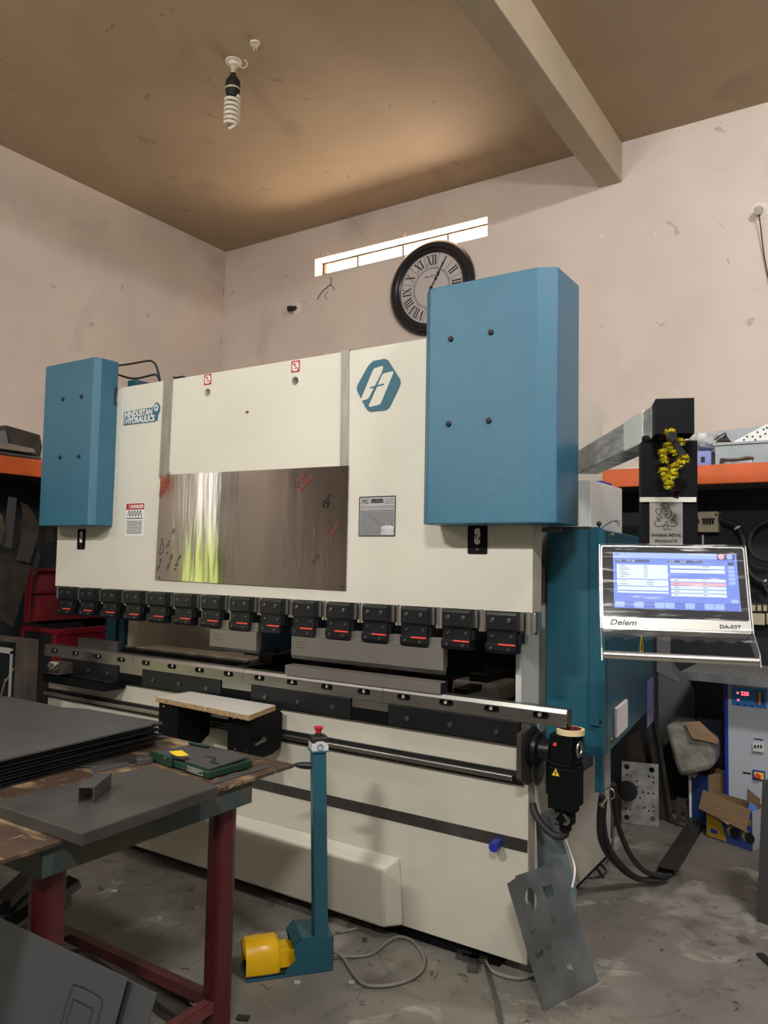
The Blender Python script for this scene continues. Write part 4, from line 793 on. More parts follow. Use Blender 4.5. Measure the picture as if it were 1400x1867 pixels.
tag(ob('scrap_offcut', bm, M['steel_d']), 'small dark cross-shaped steel scrap under the front edge of the machine', 'scrap')

# ================================================================== LEANING CUT SHEET
L0, L1 = at(992,1842,z=.002), at(1090,1790,z=.002)
T0 = at(922,1603,d=2.83); T1 = at(1022,1568,d=2.99)
lu = (L1-L0).normalized(); LW = (L1-L0).length; lv_ = ((T0+T1)/2-(L0+L1)/2); lv_ -= lu*lv_.dot(lu)*0; LH = lv_.length; lvn = lv_.normalized()
# use sheared frame: holes placed in pixel-free sheet coordinates (0..1)
def lp(a, b): return L0*(1-a)*(1-b)+L1*a*(1-b)+T0*(1-a)*b+T1*a*b
nrm = lu.cross(lvn).normalized(); shv = lvn - lu*lvn.dot(lu); shv.normalize(); skew = lvn.dot(lu)/lvn.dot(shv)
def l2(a, b): return (a*LW+b*LH*lvn.dot(lu), b*LH*lvn.dot(shv))
loops = [[l2(0,0),l2(1,0),l2(1.0,.18),l2(1,1),l2(.16,1),l2(.16,.985),l2(0,.965)]]
loops.append([(l2(.30,.79)[0]+.030*math.cos(t_), l2(.30,.79)[1]+.040*math.sin(t_)) for t_ in [-1.9+i*.33 for i in range(16)]])
def hq(a, b, w, h, r=0): 
    return [l2(a+i*w/2+(j*r), b+j*h/2) for i, j in ((-1,-1),(1,-1),(1,1),(-1,1))]
for q in ((.63,.80,.17,.10),(.56,.575,.06,.05),(.18,.565,.09,.05),(.18,.385,.12,.045),(.36,.41,.08,.035),(.33,.24,.07,.04),(.60,.20,.10,.075)): loops.append(hq(*q))
t = flat('cut_steel_sheet', loops, .002, M['galv'], None, L0, lu, shv)
tag(t, 'grey steel sheet with laser-cut holes leaning by the right corner of the press brake', 'sheet')
bm = new_bm(); prism(bm, [at(977,1488,y=.10),at(1010,1473,y=.12),at(1052,1625,y=.12),at(1045,1720,y=.10),at(985,1740,y=.10)], (0,.002,0)); tag(ob('steel_sheet', bm, mat('blue_grey_sheet', (.16,.21,.23), .3, metal=.5, var=.15, vscale=5)), 'blue-grey sheet standing upright behind the leaning cut sheet', 'sheet')
bm = new_bm(); tube(bm, [at(1028,1520,y=.14),at(1036,1545,y=.14),at(1045,1570,y=.14),at(1048,1590,y=.12),at(1043,1618,y=.10)], .004, n=7, k=4); tag(ob('white_wire', bm, M['white'], smooth=True), 'thin white wire hanging below the gear motor beside the machine', 'cable')

# ================================================================== WORK TABLE
WT = thing('work_table', 'worn brown plywood work table on red pipe legs in the left foreground', 'table', (-.9,-1.2,0))
TZ = .85
bm = new_bm(); prism(bm, [(-.083,-.672,TZ-.012),(-.083,-2.05,TZ-.012),(-1.95,-2.05,TZ-.012),(-1.95,-.62,TZ-.012)], (0,0,.012)); ob('tabletop', bm, M['ply'], WT, bevel=.002)
grn = mat('blue_grey_paint_worn', s2l(58,70,72), .5, col2=s2l(96,84,56), vscale=3.5, thr=(.5,.75)); gbk = mat('black_paint_worn', s2l(26,26,26), .5, col2=s2l(96,80,50), vscale=6, thr=(.6,.75))
rr_ = lambda a,b,c,d,e_,f_: None
bm = new_bm(); box(bm, -.107,-.100,-1.64,-.875,.762,.838); box(bm, -.15,-.107,-1.64,-.875,.762,.768); ob('side_rail', bm, grn, WT, bevel=.001)
bm = new_bm(); box(bm, -1.9,-.100,-1.647,-1.640,.762,.838); ob('front_rail', bm, gbk, WT, bevel=.001)
bm = new_bm(); box(bm, -1.9,-.100,-.878,-.871,.762,.838); ob('rear_rail', bm, grn, WT, bevel=.001)
redleg = mat('red_pipe_worn', s2l(82,22,31), .4, col2=s2l(62,46,44), vscale=3, thr=(.45,.7), stretch=(1,1,.5))
for lx, ly in ((-.184,-.92),(-.175,-1.57),(-1.75,-.94),(-1.75,-1.565)):
    bm = new_bm(); cyl(bm, (lx,ly,0),(lx,ly,.765),.045,n=32); ob('leg', bm, redleg, WT, smooth=True)
brown = mat('red_brown_angle', s2l(84,48,44), .5, col2=s2l(120,56,58), vscale=6, thr=(.4,.7))
for a, b in (((-.21,-.93,.135),(-1.72,-.93,.135)), ((-.18,-.95,.135),(-.18,-1.54,.135)), ((-1.75,-1.0,.135),(-1.75,-1.5,.135)), ((-.95,-1.5,.135),(-.95,-.95,.135))):
    a, b = V(a), V(b); bm = new_bm(); d_ = (b-a).normalized(); obox(bm, (a+b)/2, d_, Z.cross(d_), Z, (b-a).length/2, .018, .003); obox(bm, (a+b)/2-Z*.015+Z.cross(d_)*.017, d_, Z.cross(d_), Z, (b-a).length/2, .002, .018); ob('brace', bm, brown, WT)
# things on the table
def pane(name, corners, z0, z1, m, label, cat, group=None, bevel=.001, parent=None):
    bm = new_bm(); prism(bm, [(p[0],p[1],z0) for p in corners], (0,0,z1-z0)); o = ob(name, bm, m, parent, bevel=bevel)
    if label: tag(o, label, cat, group)
    return o
zt = .885
q = [at(0,1458,z=zt), at(155,1520,z=zt), at(402,1428,z=zt), at(285,1395,z=zt)]
pa, pb, pc = q[1], q[2], None
pane('steel_plate', [(.0,-1.60),(-.02,-1.11),(-.365,-1.07),(-.42,-1.60)], TZ, zt, mat('mill_scale_plate', (.085,.08,.075), .42, metal=.5, var=.25, vscale=4), 'thick square steel plate lying on the near edge of the work table', 'plate', bevel=.004)
# square tube offcut
t0, t1 = V((-.193,-1.452,.0)), V((-.275,-1.33,.0)); d_ = (t1-t0).normalized(); n_ = Z.cross(d_)
lo = []
bm = new_bm(); hh = .022
def sqring(c, h): return [bm.verts.new(c+n_*a*h+Z*b*h) for a, b in ((-1,-1),(1,-1),(1,1),(-1,1))]
c0v = V((t0.x,t0.y,zt+hh+.001)); c1v = V((t1.x,t1.y,zt+hh+.001))
o0, o1, i0, i1 = sqring(c0v,hh), sqring(c1v,hh), sqring(c0v,hh-.0025), sqring(c1v,hh-.0025)
for i in range(4):
    j = (i+1)%4; bm.faces.new((o0[i],o0[j],o1[j],o1[i])); bm.faces.new((i0[i],i1[i],i1[j],i0[j])); bm.faces.new((o0[i],i0[i],i0[j],o0[j])); bm.faces.new((o1[i],o1[j],i1[j],i1[i]))
tag(ob('square_tube', bm, M['steel_d']), 'short black square tube offcut on top of the thick steel plate', 'tube')
# stack of dark sheets
SG = 'dark cut sheets stacked on the work table'
for i in range(9):
    z0 = TZ+.001+i*.0105; j = random.uniform
    a = -.64+j(-.022,.012) if i < 8 else -.640; b = -.775+j(-.02,.015) if i < 8 else -.775
    base = [(-.60+j(-.012,.006),-1.62),(a-.012,b-.055),(a-.03,b-.045),(a-.018,b),(-1.10+j(-.01,.02),b-.02),(-1.20,b-.06),(-1.62,b-.06),(-1.62,-1.62)]
    lab = ('topmost dark grey sheet of the stack on the work table' if i == 8 else 'lowest dark grey sheet of the stack on the work table' if i == 0 else 'dark grey sheet inside the stack on the work table')
    pane('dark_sheet', base, z0, z0+(.004 if i%2 else .006), M['darkfloor'] if i == 8 else M['blackm'], lab, 'sheet', SG, bevel=0)
for u, v in ((150,1310),(170,1303),(215,1311),(236,1306),(72,1354)):
    pass
# stack of small sheets, table left rear
for i in range(8):
    z0 = TZ+.001+i*.012; j = random.uniform; dx = j(-.02,.03)
    c_ = at(8,1290,z=z0); pane('small_sheet', [(c_.x-.35,c_.y-.12),(c_.x+.02+dx,c_.y-.06),(c_.x+.03+dx,c_.y+.05),(c_.x-.35,c_.y+.06)], z0, z0+.004, M['steel_d'] if i%2 else M['darkfloor'],
         ('topmost small grey sheet of the pile at the far left edge of the table' if i == 7 else 'lowest small grey sheet of the pile at the far left edge of the table' if i == 0 else 'small grey sheet inside the pile at the far left edge of the table'), 'sheet', 'small sheets piled at the left edge of the table', bevel=0)
# loose flat strips
def strip(pix, z0, h, m, label):
    bm = new_bm(); prism(bm, [at(u,v,z=z0) for u, v in pix], (0,0,h)); return tag(ob('flat_strip', bm, m, bevel=.0005), label, 'strip')
strip([(134,1392),(250,1378),(282,1380),(284,1384),(170,1400),(138,1398)], TZ+.002, .004, M['steel_d'], 'long pointed dark steel strip left of the green case')
strip([(164,1401),(230,1389),(236,1395),(170,1410)], TZ+.001, .003, M['darkfloor'], 'short steel strip lying against the thick plate')
bm = new_bm(); pp_ = [at(u,v,z=TZ+.001) for u, v in ((246,1388),(284,1384),(279,1392),(250,1395))]; prism(bm, pp_, (0,0,.018)); tag(ob('angle_piece', bm, M['steel_d'], bevel=.001), 'small folded steel angle touching the left side of the green case', 'offcut')
strip([(384,1432),(490,1400),(488,1396),(400,1420)], TZ+.0008, .003, M['darkfloor'], 'thin dark sheet under the right corner of the green case')
# green case
GC = thing('tool_case', 'open green tool case with dark foam and a yellow note on the work table', 'case', (-.32,-.88,TZ))
g0, g1, g2, g3 = V((-.515,-.945,0)), V((-.175,-1.0,0)), V((-.165,-.80,0)), V((-.50,-.76,0))
def gq(a, b, z=0): return g0*(1-a)*(1-b)+g1*a*(1-b)+g2*a*b+g3*(1-a)*b+Z*z
bm = new_bm(); prism(bm, [gq(0,0,TZ+.004),gq(1,0,TZ+.004),gq(1,1,TZ+.004),gq(0,1,TZ+.004)], (0,0,.024)); ob('case_body', bm, M['green'], GC, bevel=.004)
bm = new_bm(); prism(bm, [gq(.04,.05,TZ+.028),gq(.52,.05,TZ+.028),gq(.52,.96,TZ+.028),gq(.04,.96,TZ+.028)], (0,0,.005)); fo = ob('foam_insert', bm, M['foam'], GC, bevel=.002)
bm = new_bm(); prism(bm, [gq(.54,.05,TZ+.028),gq(.97,.05,TZ+.028),gq(.97,.96,TZ+.034),gq(.54,.96,TZ+.034)], (0,0,.008)); ob('foam_insert', bm, M['foam'], GC, bevel=.003)
for pts in ([(.60,.80),(.70,.62),(.80,.60),(.86,.70),(.82,.72),(.78,.67),(.71,.68),(.64,.84)], [(.62,.42),(.74,.44),(.84,.24),(.94,.26),(.94,.32),(.86,.30),(.76,.50),(.62,.48)]):
    bm = new_bm(); prism(bm, [gq(a,b,TZ+.0385) for a, b in pts], (0,0,.001)); ob('foam_recess', bm, M['ink'], GC)
bm = new_bm(); prism(bm, [gq(0,-.05,TZ+.004),gq(.40,-.05,TZ+.004),gq(.40,.0,TZ+.004),gq(0,0,TZ+.004)], (0,0,.036)); ob('case_lid_edge', bm, M['green'], GC, bevel=.004)
bm = new_bm(); prism(bm, [gq(.02,.85,TZ+.034),gq(.34,.93,TZ+.034),gq(.34,.85,TZ+.036),gq(.06,.78,TZ+.036)], (0,0,.010)); ob('tool_arm', bm, M['green'], GC, bevel=.003)
bm = new_bm(); prism(bm, [gq(.14,.22,TZ+.0335),gq(.36,.10,TZ+.0335),gq(.42,.32,TZ+.0335),gq(.20,.44,TZ+.0335)], (0,0,.001)); ob('yellow_note', bm, M['yellow_print'], GC)
bm = new_bm(); tube(bm, [gq(.36,.02,TZ+.038),gq(.46,.0,TZ+.040),gq(.55,.05,TZ+.040),gq(.56,.14,TZ+.036)], .006, n=8, k=4); ob('carry_handle', bm, M['ink'], GC, smooth=True)
bm = new_bm(); cyl(bm, gq(.30,-.055,TZ+.030), gq(.30,-.075,TZ+.030), .006, n=12); ob('latch', bm, M['steel_b'], GC)
q0 = gq(.66,0,TZ+.010); q1 = gq(.94,0,TZ+.010); uu = (q1-q0).normalized(); nn = uu.cross(Z)
strokes('case_label', [[(0,0),(.085,0)],[(.085,0),(.085,.014)],[(.085,.014),(0,.014)],[(0,.014),(0,0)],[(.008,.009),(.075,.009)],[(.008,.005),(.06,.005)]], .0007, M['white'], GC, q0+nn*.0012, uu, Z)

# ------------------------------------------------------------------ sheets leaning against the table, offcuts beneath
LG = 'large dark sheets leaning on the table leg'
lsh = mat('blue_grey_dark_sheet', (.075,.078,.085), .42, metal=.35, var=.08, vscale=2)
yt = -1.70; lean = V((0,-.32,-.947)).normalized()
a0 = at(0,1690,y=yt); a1 = at(232,1788,y=yt)
n_ = X.cross(lean)
Lx0, Lz = a0.x-.55, a1.z
def leansheet(x0, x1, off, th, lab, cutouts=()):
    o = V((x0, yt, Lz+.004-off*1.0))+V((0,off,0)); ln = (o.z-.003)/(-lean.z)
    bm = new_bm(); prism(bm, [o, V((x1,o.y,o.z)), V((x1-.01,o.y,o.z))+lean*ln, o+lean*ln], V((0,.947,-.32))*-th if False else V((0,th,0))); s_ = ob('leaning_sheet', bm, lsh); tag(s_, lab, 'sheet', LG); return s_, o
s1, o1_ = leansheet(Lx0, a1.x, 0, .003, 'front large dark sheet leaning against the table leg in the lower left corner')
a2 = at(290,1808,y=yt+.02); leansheet(Lx0+.1, a2.x, .012, .003, 'rear large dark sheet leaning against the table leg, showing beyond the front one')
uu, vv = X, -lean
strokes('cut_outline', [[(-.13,-.20),(-.13,-.07),(-.115,-.052),(-.04,-.052),(-.022,-.07),(-.022,-.20)],[(-.115,-.20),(-.115,-.078)],[(-.115,-.078),(-.045,-.078)],[(-.045,-.078),(-.045,-.20)]], .0009, M['ink'], s1, V((a1.x-.03, yt, Lz+.004))-V((0,.003,0)), uu, vv)
def bar(name, p0, p1, w, h, m, label, cat, group=None):
    p0, p1 = V(p0), V(p1); d_ = (p1-p0).normalized(); n2 = Z.cross(d_).normalized(); u2 = d_.cross(n2)
    bm = new_bm(); obox(bm, (p0+p1)/2, d_, n2, u2, (p1-p0).length/2, w/2, h/2); return tag(ob(name, bm, m, bevel=.0008), label, cat, group)
def channel(p0, p1, w, h, m, label, cat, group=None, name='steel_channel', th=.003):
    p0, p1 = V(p0), V(p1); d_ = (p1-p0).normalized(); n2 = Z.cross(d_).normalized(); u2 = d_.cross(n2)
    c = (p0+p1)/2; L_ = (p1-p0).length/2; bm = new_bm()
    prism(bm, [p0+n2*a+u2*b for a, b in ((-w/2,0),(w/2,0),(w/2,-h),(w/2-th,-h),(w/2-th,-th),(-w/2+th,-th),(-w/2+th,-h),(-w/2,-h))], d_*2*L_)
    return tag(ob(name, bm, m), label, cat, group)
UG = 'steel strips scattered on the floor under the table'
for (u0,v0,u1,v1,w,z_,lab) in ((150,1702,350,1822,.02,.05,'narrow black strip on the floor, the one farthest from the camera under the table'),
        (165,1722,375,1868,.07,.035,'wide dark channel on the floor under the table, crossing below the red brace'),
        (125,1728,190,1716,.04,.06,'short dark channel end on the floor by the left red leg'),
        (240,1795,400,1905,.05,.02,'steel strip on the floor between the leaning sheets and the right red leg')):
    channel(at(u0,v0,z=z_), at(u1,v1,z=z_), w, .018, M['steel_d'], lab, 'strip', UG)
for k, (u0,v0,u1,v1) in enumerate(((0,1640,55,1590),(0,1668,58,1610),(0,1690,62,1640),(5,1692,135,1600),(10,1698,118,1632))):
    p0 = at(u0,v0,y=-1.25); p1 = at(u1,v1,y=-1.0); p0.z = max(p0.z,.05); p1.z = max(p1.z,.08)
    channel(at(u0,v0,y=-1.3), at(u1,v1,y=-1.05), .07, .03, M['steel_d'], ('top','second','third','fourth','lowest')[k]+' grey folded channel of the bundle stored under the left part of the table', 'channel', 'folded channels stored under the table')
# small debris on the floor
for u, v, s_, m, lab in ((443,1858,.022,'rubber','small black rubber piece on the floor near the bottom edge'),(208,1626,.012,'paper','white paper scrap on the floor behind the left table leg'),(291,1675,.006,'paper','tiny white crumb on the floor between the table legs'),(542,1793,.012,'concrete_block','small grey chip on the floor before the foot pedal'),(641,1793,.011,'concrete_block','small grey chip on the floor under the cable loop')):
    c_ = at(u,v,z=0); bm = new_bm(); obox(bm, c_+Z*.004, V((1,.5,0)), V((-.5,1,0)), Z, s_, s_*.6, .004); tag(ob('floor_scrap', bm, M[m], bevel=.001), lab, 'scrap')
c_ = at(1385,1742,z=0); c2_ = at(1420,1775,z=0); bar('black_bar', c_+Z*.006, c2_+Z*.006, .03, .010, M['rubber'], 'black flat bar on the floor at the right edge', 'bar')

# ================================================================== RIGHT SIDE OF THE ROOM
YS = 2.2
SR = thing('wall_shelf', 'shelf with orange painted timber edge on the back wall, right', 'shelf', (.9,2.45,2.07))
bm = new_bm(); box(bm, -.2,3.2,YS,YS+.04,2.082,2.200); ob('front_board', bm, M['orange'], SR, bevel=.004, label='orange painted timber edge')
bm = new_bm(); box(bm, -.2,3.2,YS+.04,YB,2.09,2.11); ob('shelf_board', bm, mat('shelf_underside', (.10,.085,.07), .7), SR)
SL = thing('wall_shelf', 'shelf with orange painted timber edge on the left wall behind the press brake', 'shelf', (-3.6,.5,2.07))
bm = new_bm(); box(bm, -3.34,-3.30,-1.6,2.68,2.115,2.235); ob('front_board', bm, M['orange'], SL, bevel=.004, label='orange painted timber edge')
bm = new_bm(); box(bm, XL,-3.34,-1.6,2.68,2.12,2.14); ob('shelf_board', bm, M['brown_rust'], SL)
ST = 2.235
# on the left shelf
def lshelf(name, pix, x, th, m, label, cat, bevel=.002):
    bm = new_bm(); prism(bm, [at(u,v,x=x) for u, v in pix], (-th,0,0)); return tag(ob(name, bm, m, bevel=bevel), label, cat)
lshelf('steel_box', [(8,816),(10,775),(73,793),(77,815),(74,832),(20,822)], -3.40, .22, M['brown_rust'], 'brown rusty sheet metal box on the left wall shelf', 'box')
lshelf('folded_sheet', [(0,786),(10,785),(16,809),(0,812)], -3.36, .02, M['galv'], 'grey folded sheet in front of the rusty box on the left shelf', 'sheet')
lshelf('folded_sheet', [(0,812),(18,809),(62,818),(66,826),(50,825),(0,818)], -3.34, .03, M['strap'], 'pale flat sheet lying on the left shelf below the rusty box', 'sheet')
lshelf('flat_strip', [(0,826),(0,823),(75,833),(75,838)], -3.34, .25, M['steel_d'], 'dark strip lying along the left shelf edge', 'strip', 0)
# leaning pieces under the left shelf
def lean_l(name, pix, x, m, label, th=.004, cat='offcut'):
    bm = new_bm(); prism(bm, [at(u,v,x=x) for u, v in pix], (-th,0,0)); return tag(ob(name, bm, m, bevel=.0006), label, cat)
lean_l('leaning_strip', [(16,905),(31,908),(22,999),(5,997)], -3.20, mat('zinc_strip', (.10,.105,.11), .5, metal=.4), 'light grey strip leaning under the left shelf')
lean_l('leaning_plate', [(0,1010),(2,1130),(24,1144),(42,1085),(60,1025),(72,960),(64,940),(50,920),(38,915),(42,940),(34,960),(20,1005)], -3.26, M['brown_rust'], 'large rusty brown plate leaning under the left shelf', .006)
lean_l('leaning_plate', [(44,965),(70,975),(55,1027),(30,1020)], -3.22, mat('brown_offcut', (.06,.05,.045), .6), 'small brown offcut plate in front of the large rusty plate')
lean_l('leaning_plate', [(82,962),(96,965),(100,989),(84,990)], -3.908, M['brown_rust'], 'small rusty piece just left of the blue cover under the shelf')
lean_l('wire_bundle', [(0,935),(5,940),(9,960),(4,992),(0,994)], -3.18, M['steel'], 'bright curled metal strip at the far left under the shelf', .01)
lean_l('leaning_plate', [(62,1030),(70,1000),(74,1012),(68,1045),(61,1050)], -3.20, M['steel_d'], 'narrow grey offcut above the red chest')
# red tool chest
RC = thing('tool_chest', 'dark red metal tool chest with open lid behind the left end of the press brake', 'chest', (-3.1,.65,0))
YR = .55
def rc(u, v, y=YR): return at(u, v, y=y)
c1_ = rc(103,1152); c2x = c1_.x; rz = c1_.z+.02
bm = new_bm(); box(bm, c2x-.42, c2x, YR, YR+.03, 0.0, rz); 
box(bm, c2x-.42,c2x-.39,YR,YR+.5,0,rz)
ob('chest_side', bm, M['ink'], RC)
for z0, z1 in ((rz-.035,rz),):
    bm = new_bm(); box(bm, c2x-.43,c2x+.01,YR-.01,YR+.0,z0,z1); ob('top_rim', bm, M['redp'], RC, bevel=.003)
for xx in (c2x-.43, c2x-.035):
    bm = new_bm(); box(bm, xx,xx+.045,YR-.012,YR-.001,0,rz-.035); ob('corner_post', bm, M['redp'], RC, bevel=.003)
bm = new_bm(); box(bm, c2x-.01,c2x+.01,YR,YR+.9,0,rz); ob('chest_front', bm, M['redp'], RC, bevel=.003)
bm = new_bm(); box(bm, c2x+.01,c2x+.018,YR,YR+.9,rz-.045,rz-.005); ob('chest_band', bm, M['redp'], RC, bevel=.003)
lidp = [at(52,1138,x=c2x-.38), at(75,1043,x=c2x-.42), at(125,1040,x=c2x-.42), at(260,1130,x=c2x-.38)]
y0_, y1_ = YR+.02, YR+.95
bm = new_bm(); prism(bm, [(c2x-.43,y0_,rz+.02),(c2x-.43,y1_,rz+.02),(c2x-.50,y1_,rz+.42),(c2x-.50,y0_+.05,rz+.42)], (-.02,0,.0)); ob('lid', bm, M['redp'], RC, bevel=.004)
bm = new_bm(); prism(bm, [(c2x-.425,y0_,rz+.02),(c2x-.495,y0_+.05,rz+.42),(c2x-.44,y0_+.05,rz+.42),(c2x-.385,y0_,rz+.02)], (0,.015,0)); ob('lid_rim', bm, M['redp'], RC, bevel=.003)
for zz in (.40,.23): 
    bm = new_bm(); box(bm, c2x-.48,c2x-.44,y0_+.05,y1_,rz+zz,rz+zz+.025); ob('lid_rib', bm, M['redp'], RC, bevel=.003)
# steel column stand at left
SS = thing('steel_stand', 'brown steel stand with a pale inner frame at the left, behind the table', 'stand', (-2.4,-.28,0))
bm = new_bm(); box(bm, -2.395,-2.285,-.32,-.25,0,1.10); ob('column', bm, M['brown_rust'], SS, bevel=.003)
bm = new_bm(); box(bm, -2.9,-2.40,-.31,-.25,1.075,1.10); ob('top_bar', bm, M['brown_rust'], SS, bevel=.002)
bm = new_bm(); box(bm, -2.85,-2.425,-.325,-.315,1.015,1.045); box(bm, -2.437,-2.425,-.325,-.315,.70,1.03); ob('inner_frame', bm, mat('pale_frame', (.30,.28,.26), .5), SS)
bm = new_bm(); tube(bm, [V((at(5,1258,y=-.15).x-.25,-.15,.006)),at(5,1258,y=-.15),at(12,1240,y=-.15),at(24,1220,y=-.15)], .006, n=6, k=3); tag(ob('bright_rod', bm, M['steel_b']), 'bright slanting rod seen through the brown steel stand', 'rod')
# shelf items, right
def back(name, pix, y, th, m, label, cat, bevel=.002, parent=None, sub=0):
    bm = new_bm(); prism(bm, [at(u,v,y=y) for u, v in pix], (0,th,0)); return tag(ob(name, bm, m, bevel=bevel), label, cat)
RT = 2.200
# film-wrapped bag
bm = new_bm(); c_ = at(1283,803,y=2.40); bmesh.ops.create_icosphere(bm, subdivisions=4, radius=1.0)
for vv_ in bm.verts:
    n_ = vv_.co.copy(); k = 1+.10*math.sin(n_.x*9+n_.z*7)*math.cos(n_.y*8)+.05*math.sin(n_.x*23)*math.sin(n_.z*19)
    vv_.co = V((c_.x+max(-.9,min(.9,n_.x))*.088*k, c_.y+n_.y*.11, c_.z+max(-.85,min(.6,n_.z))*.072*k))
tag(ob('plastic_bag', bm, M['crumple'], smooth=True), 'crumpled clear plastic bag on top of the small blue box, right shelf', 'bag')
q0 = at(1267,847,y=2.30)
t = thing('blue_carton', 'small blue carton with a dark square on its end on the right shelf', 'box', (at(1282,848,y=2.3).x,2.3,RT))
bx0, bx1, bz1 = at(1267,845,y=2.27).x, at(1292,845,y=2.27).x, at(1280,822,y=2.27).z
bm = new_bm(); box(bm, bx0,bx1+.015,2.27,2.55,RT,bz1); ob('carton', bm, mat('violet_blue_gloss', s2l(98,108,190), .25), t, bevel=.002)
bm = new_bm(); box(bm, (bx0+bx1)/2-.006,(bx0+bx1)/2+.018,2.268,2.27,RT+.025,RT+.060); ob('dark_square', bm, M['ink'], t)
bm = new_bm(); cyl(bm, (bx1+.015,2.3,bz1),(bx1+.015,2.55,bz1-.05),.004,n=6); ob('carton_fold', bm, M['paper'], t)
# channel box
gx0, gx1 = at(1304,848,y=2.24).x, at(1470,848,y=2.24).x; gz = at(1320,812,y=2.24).z
t = thing('grey_housing', 'long grey sheet metal housing with a cut opening on the right shelf', 'housing', ((gx0+gx1)/2,2.35,RT))
hx = at(1345,848,y=2.24).x
flat('housing_front', [[(gx0,RT),(gx1,RT),(gx1,gz+.004),(gx0,gz)], [(hx-.105,RT+.006),(hx+.085,RT+.006),(hx+.09,RT+.04),(hx+.05,RT+.045),(hx-.02,RT+.038),(hx-.10,RT+.042)]], .003, M['galv'], t, (0,2.243,0), X, Z)
bm = new_bm(); box(bm, gx0,gx1,2.243,2.45,gz-.003,gz+.002); box(bm, gx0,gx0+.003,2.243,2.45,RT,gz); box(bm, gx0-.012,gx1,2.225,2.243,gz,gz+.014); ob('housing_top', bm, M['galv'], t)
bm = new_bm(); box(bm, hx-.1,hx+.08,2.30,2.42,RT,RT+.04); ob('housing_core', bm, M['crumple'], t, bevel=.01)
back('perforated_plate', [(1335,806),(1400,772),(1420,762),(1420,803)], 2.32, .004, mat('perforated_galvanised', (.52,.53,.52), .4, metal=.4, col2=(.62,.63,.62), vscale=20), 'white perforated triangular plate standing on the grey housing', 'plate', 0)
pfp = bpy.data.objects['perforated_plate']
for u, v in ((1356,802),(1377,802),(1372,796),(1386,796),(1381,788),(1395,791),(1398,780),(1362,796),(1392,783)):
    c_ = at(u,v,y=2.319); bm = new_bm(); cyl(bm, c_, c_-Y*.001, .006, n=10); ob('punched_hole', bm, M['ink'], pfp)
back('grey_sheet', [(1284,788),(1400,776),(1430,773),(1430,802),(1300,806)], 2.52, .004, M['galv'], 'dark grey sheet lying at the back of the right shelf', 'sheet', 0)
back('brown_offcut', [(1306,804),(1322,792),(1331,804)], 2.30, .05, M['brown_rust'], 'small rusty offcut beside the clear bag on the right shelf', 'offcut')
bm = new_bm(); tube(bm, [at(1303,802,y=2.28),at(1312,795,y=2.28),at(1321,790,y=2.28),at(1324,792,y=2.28),at(1320,797,y=2.28)], .004, n=6, k=3); tag(ob('black_wire', bm, M['ink']), 'bent black wire on the rusty offcut, right shelf', 'wire')
q = at(1155,850,y=2.25); bm = new_bm(); box(bm, at(1141,848,y=2.25).x, at(1169,848,y=2.25).x+.05, 2.25,2.40,RT,RT+.012); tag(ob('white_block', bm, M['white'], bevel=.002), 'flat white plastic block on the right shelf under the swing arm', 'block')
# wall switchgear
t = thing('breaker_box', 'ivory four-pole breaker box mounted on the dark back wall', 'switch box', (at(1288,970,y=2.64).x,2.66,1.8))
def wb_(u0,v0,u1,v1,y0,y1,m,n,par,bv_=.004):
    a, b = at(u0,v0,y=y0), at(u1,v1,y=y0); bm = new_bm(); box(bm, min(a.x,b.x),max(a.x,b.x),y0,y1,min(a.z,b.z),max(a.z,b.z)); return ob(n, bm, m, par, bevel=bv_)
wb_(1267,933,1309,970,2.61,YB,M['offwhite'],'box_body',t)
for k in range(4): wb_(1281+5.3*k,948,1285+5.3*k,956,2.60,2.612,M['ink'],'breaker_toggle',t,.001)
wb_(1279,945,1303,948,2.606,2.612,M['brown_rust'],'toggle_slot',t,0); wb_(1303,937,1307,940,2.606,2.612,M['ink'],'cover_screw',t,0)
bm = new_bm(); c_ = at(1267,951,y=2.62); cyl(bm, c_, c_-Y*.03, .03, n=20); ob('rotary_dial', bm, mat('maroon_plastic', (.08,.015,.012), .5), t, label='round maroon dial')
t = thing('switch_board', 'dirty ivory switchboard with a row of switches at the right edge', 'switch box', (at(1390,1130,y=2.64).x,2.66,1.3))
wb_(1366,1098,1430,1138,2.61,YB,M['brown_rust'],'back_board',t); 
for k in range(6): wb_(1370+10.5*k,1103,1377+10.5*k,1114,2.595,2.612,M['offwhite'],'switch',t,.001)
for k in range(3): wb_(1369+28*k,1118,1394+28*k,1140,2.59,2.612,M['offwhite'],'socket',t,.003)
def cab(pts, r, y, lab, m='rubber', g=None):
    bm = new_bm(); tube(bm, [at(u,v,y=y) for u, v in pts], r, n=9, k=6); return tag(ob('wall_cable', bm, M[m], smooth=True), lab, 'cable', g)
cab([(1309,945),(1325,952),(1342,960),(1352,975),(1358,1000),(1362,1030),(1368,1048),(1390,1060),(1405,1070)], .020, 2.64, 'thick black cable running right from the ivory breaker box')
cab([(1404,948),(1385,956),(1370,972),(1366,995),(1375,1012),(1390,1020),(1408,1021)], .015, 2.60, 'black cable loop beside the thick cable at the right edge')
cab([(1358,1020),(1365,1040),(1378,1056),(1390,1062),(1400,1080)], .013, 2.58, 'black cable dropping towards the switchboard')
cab([(1281,975),(1281,993)], .010, 2.62, 'short grey conduit below the ivory breaker box', 'strap')
for u, v in ((1343,961),(1391,1059)):
    c_ = at(u,v,y=2.60); bm = new_bm(); lathe(bm, [(.022,0),(.022,.012)], c_, V((.5,0,-.8)), n=14); tag(ob('cable_tie', bm, M['white']), 'white tie around the black cable '+('near the breaker box' if u < 1360 else 'above the switchboard'), 'cable tie')
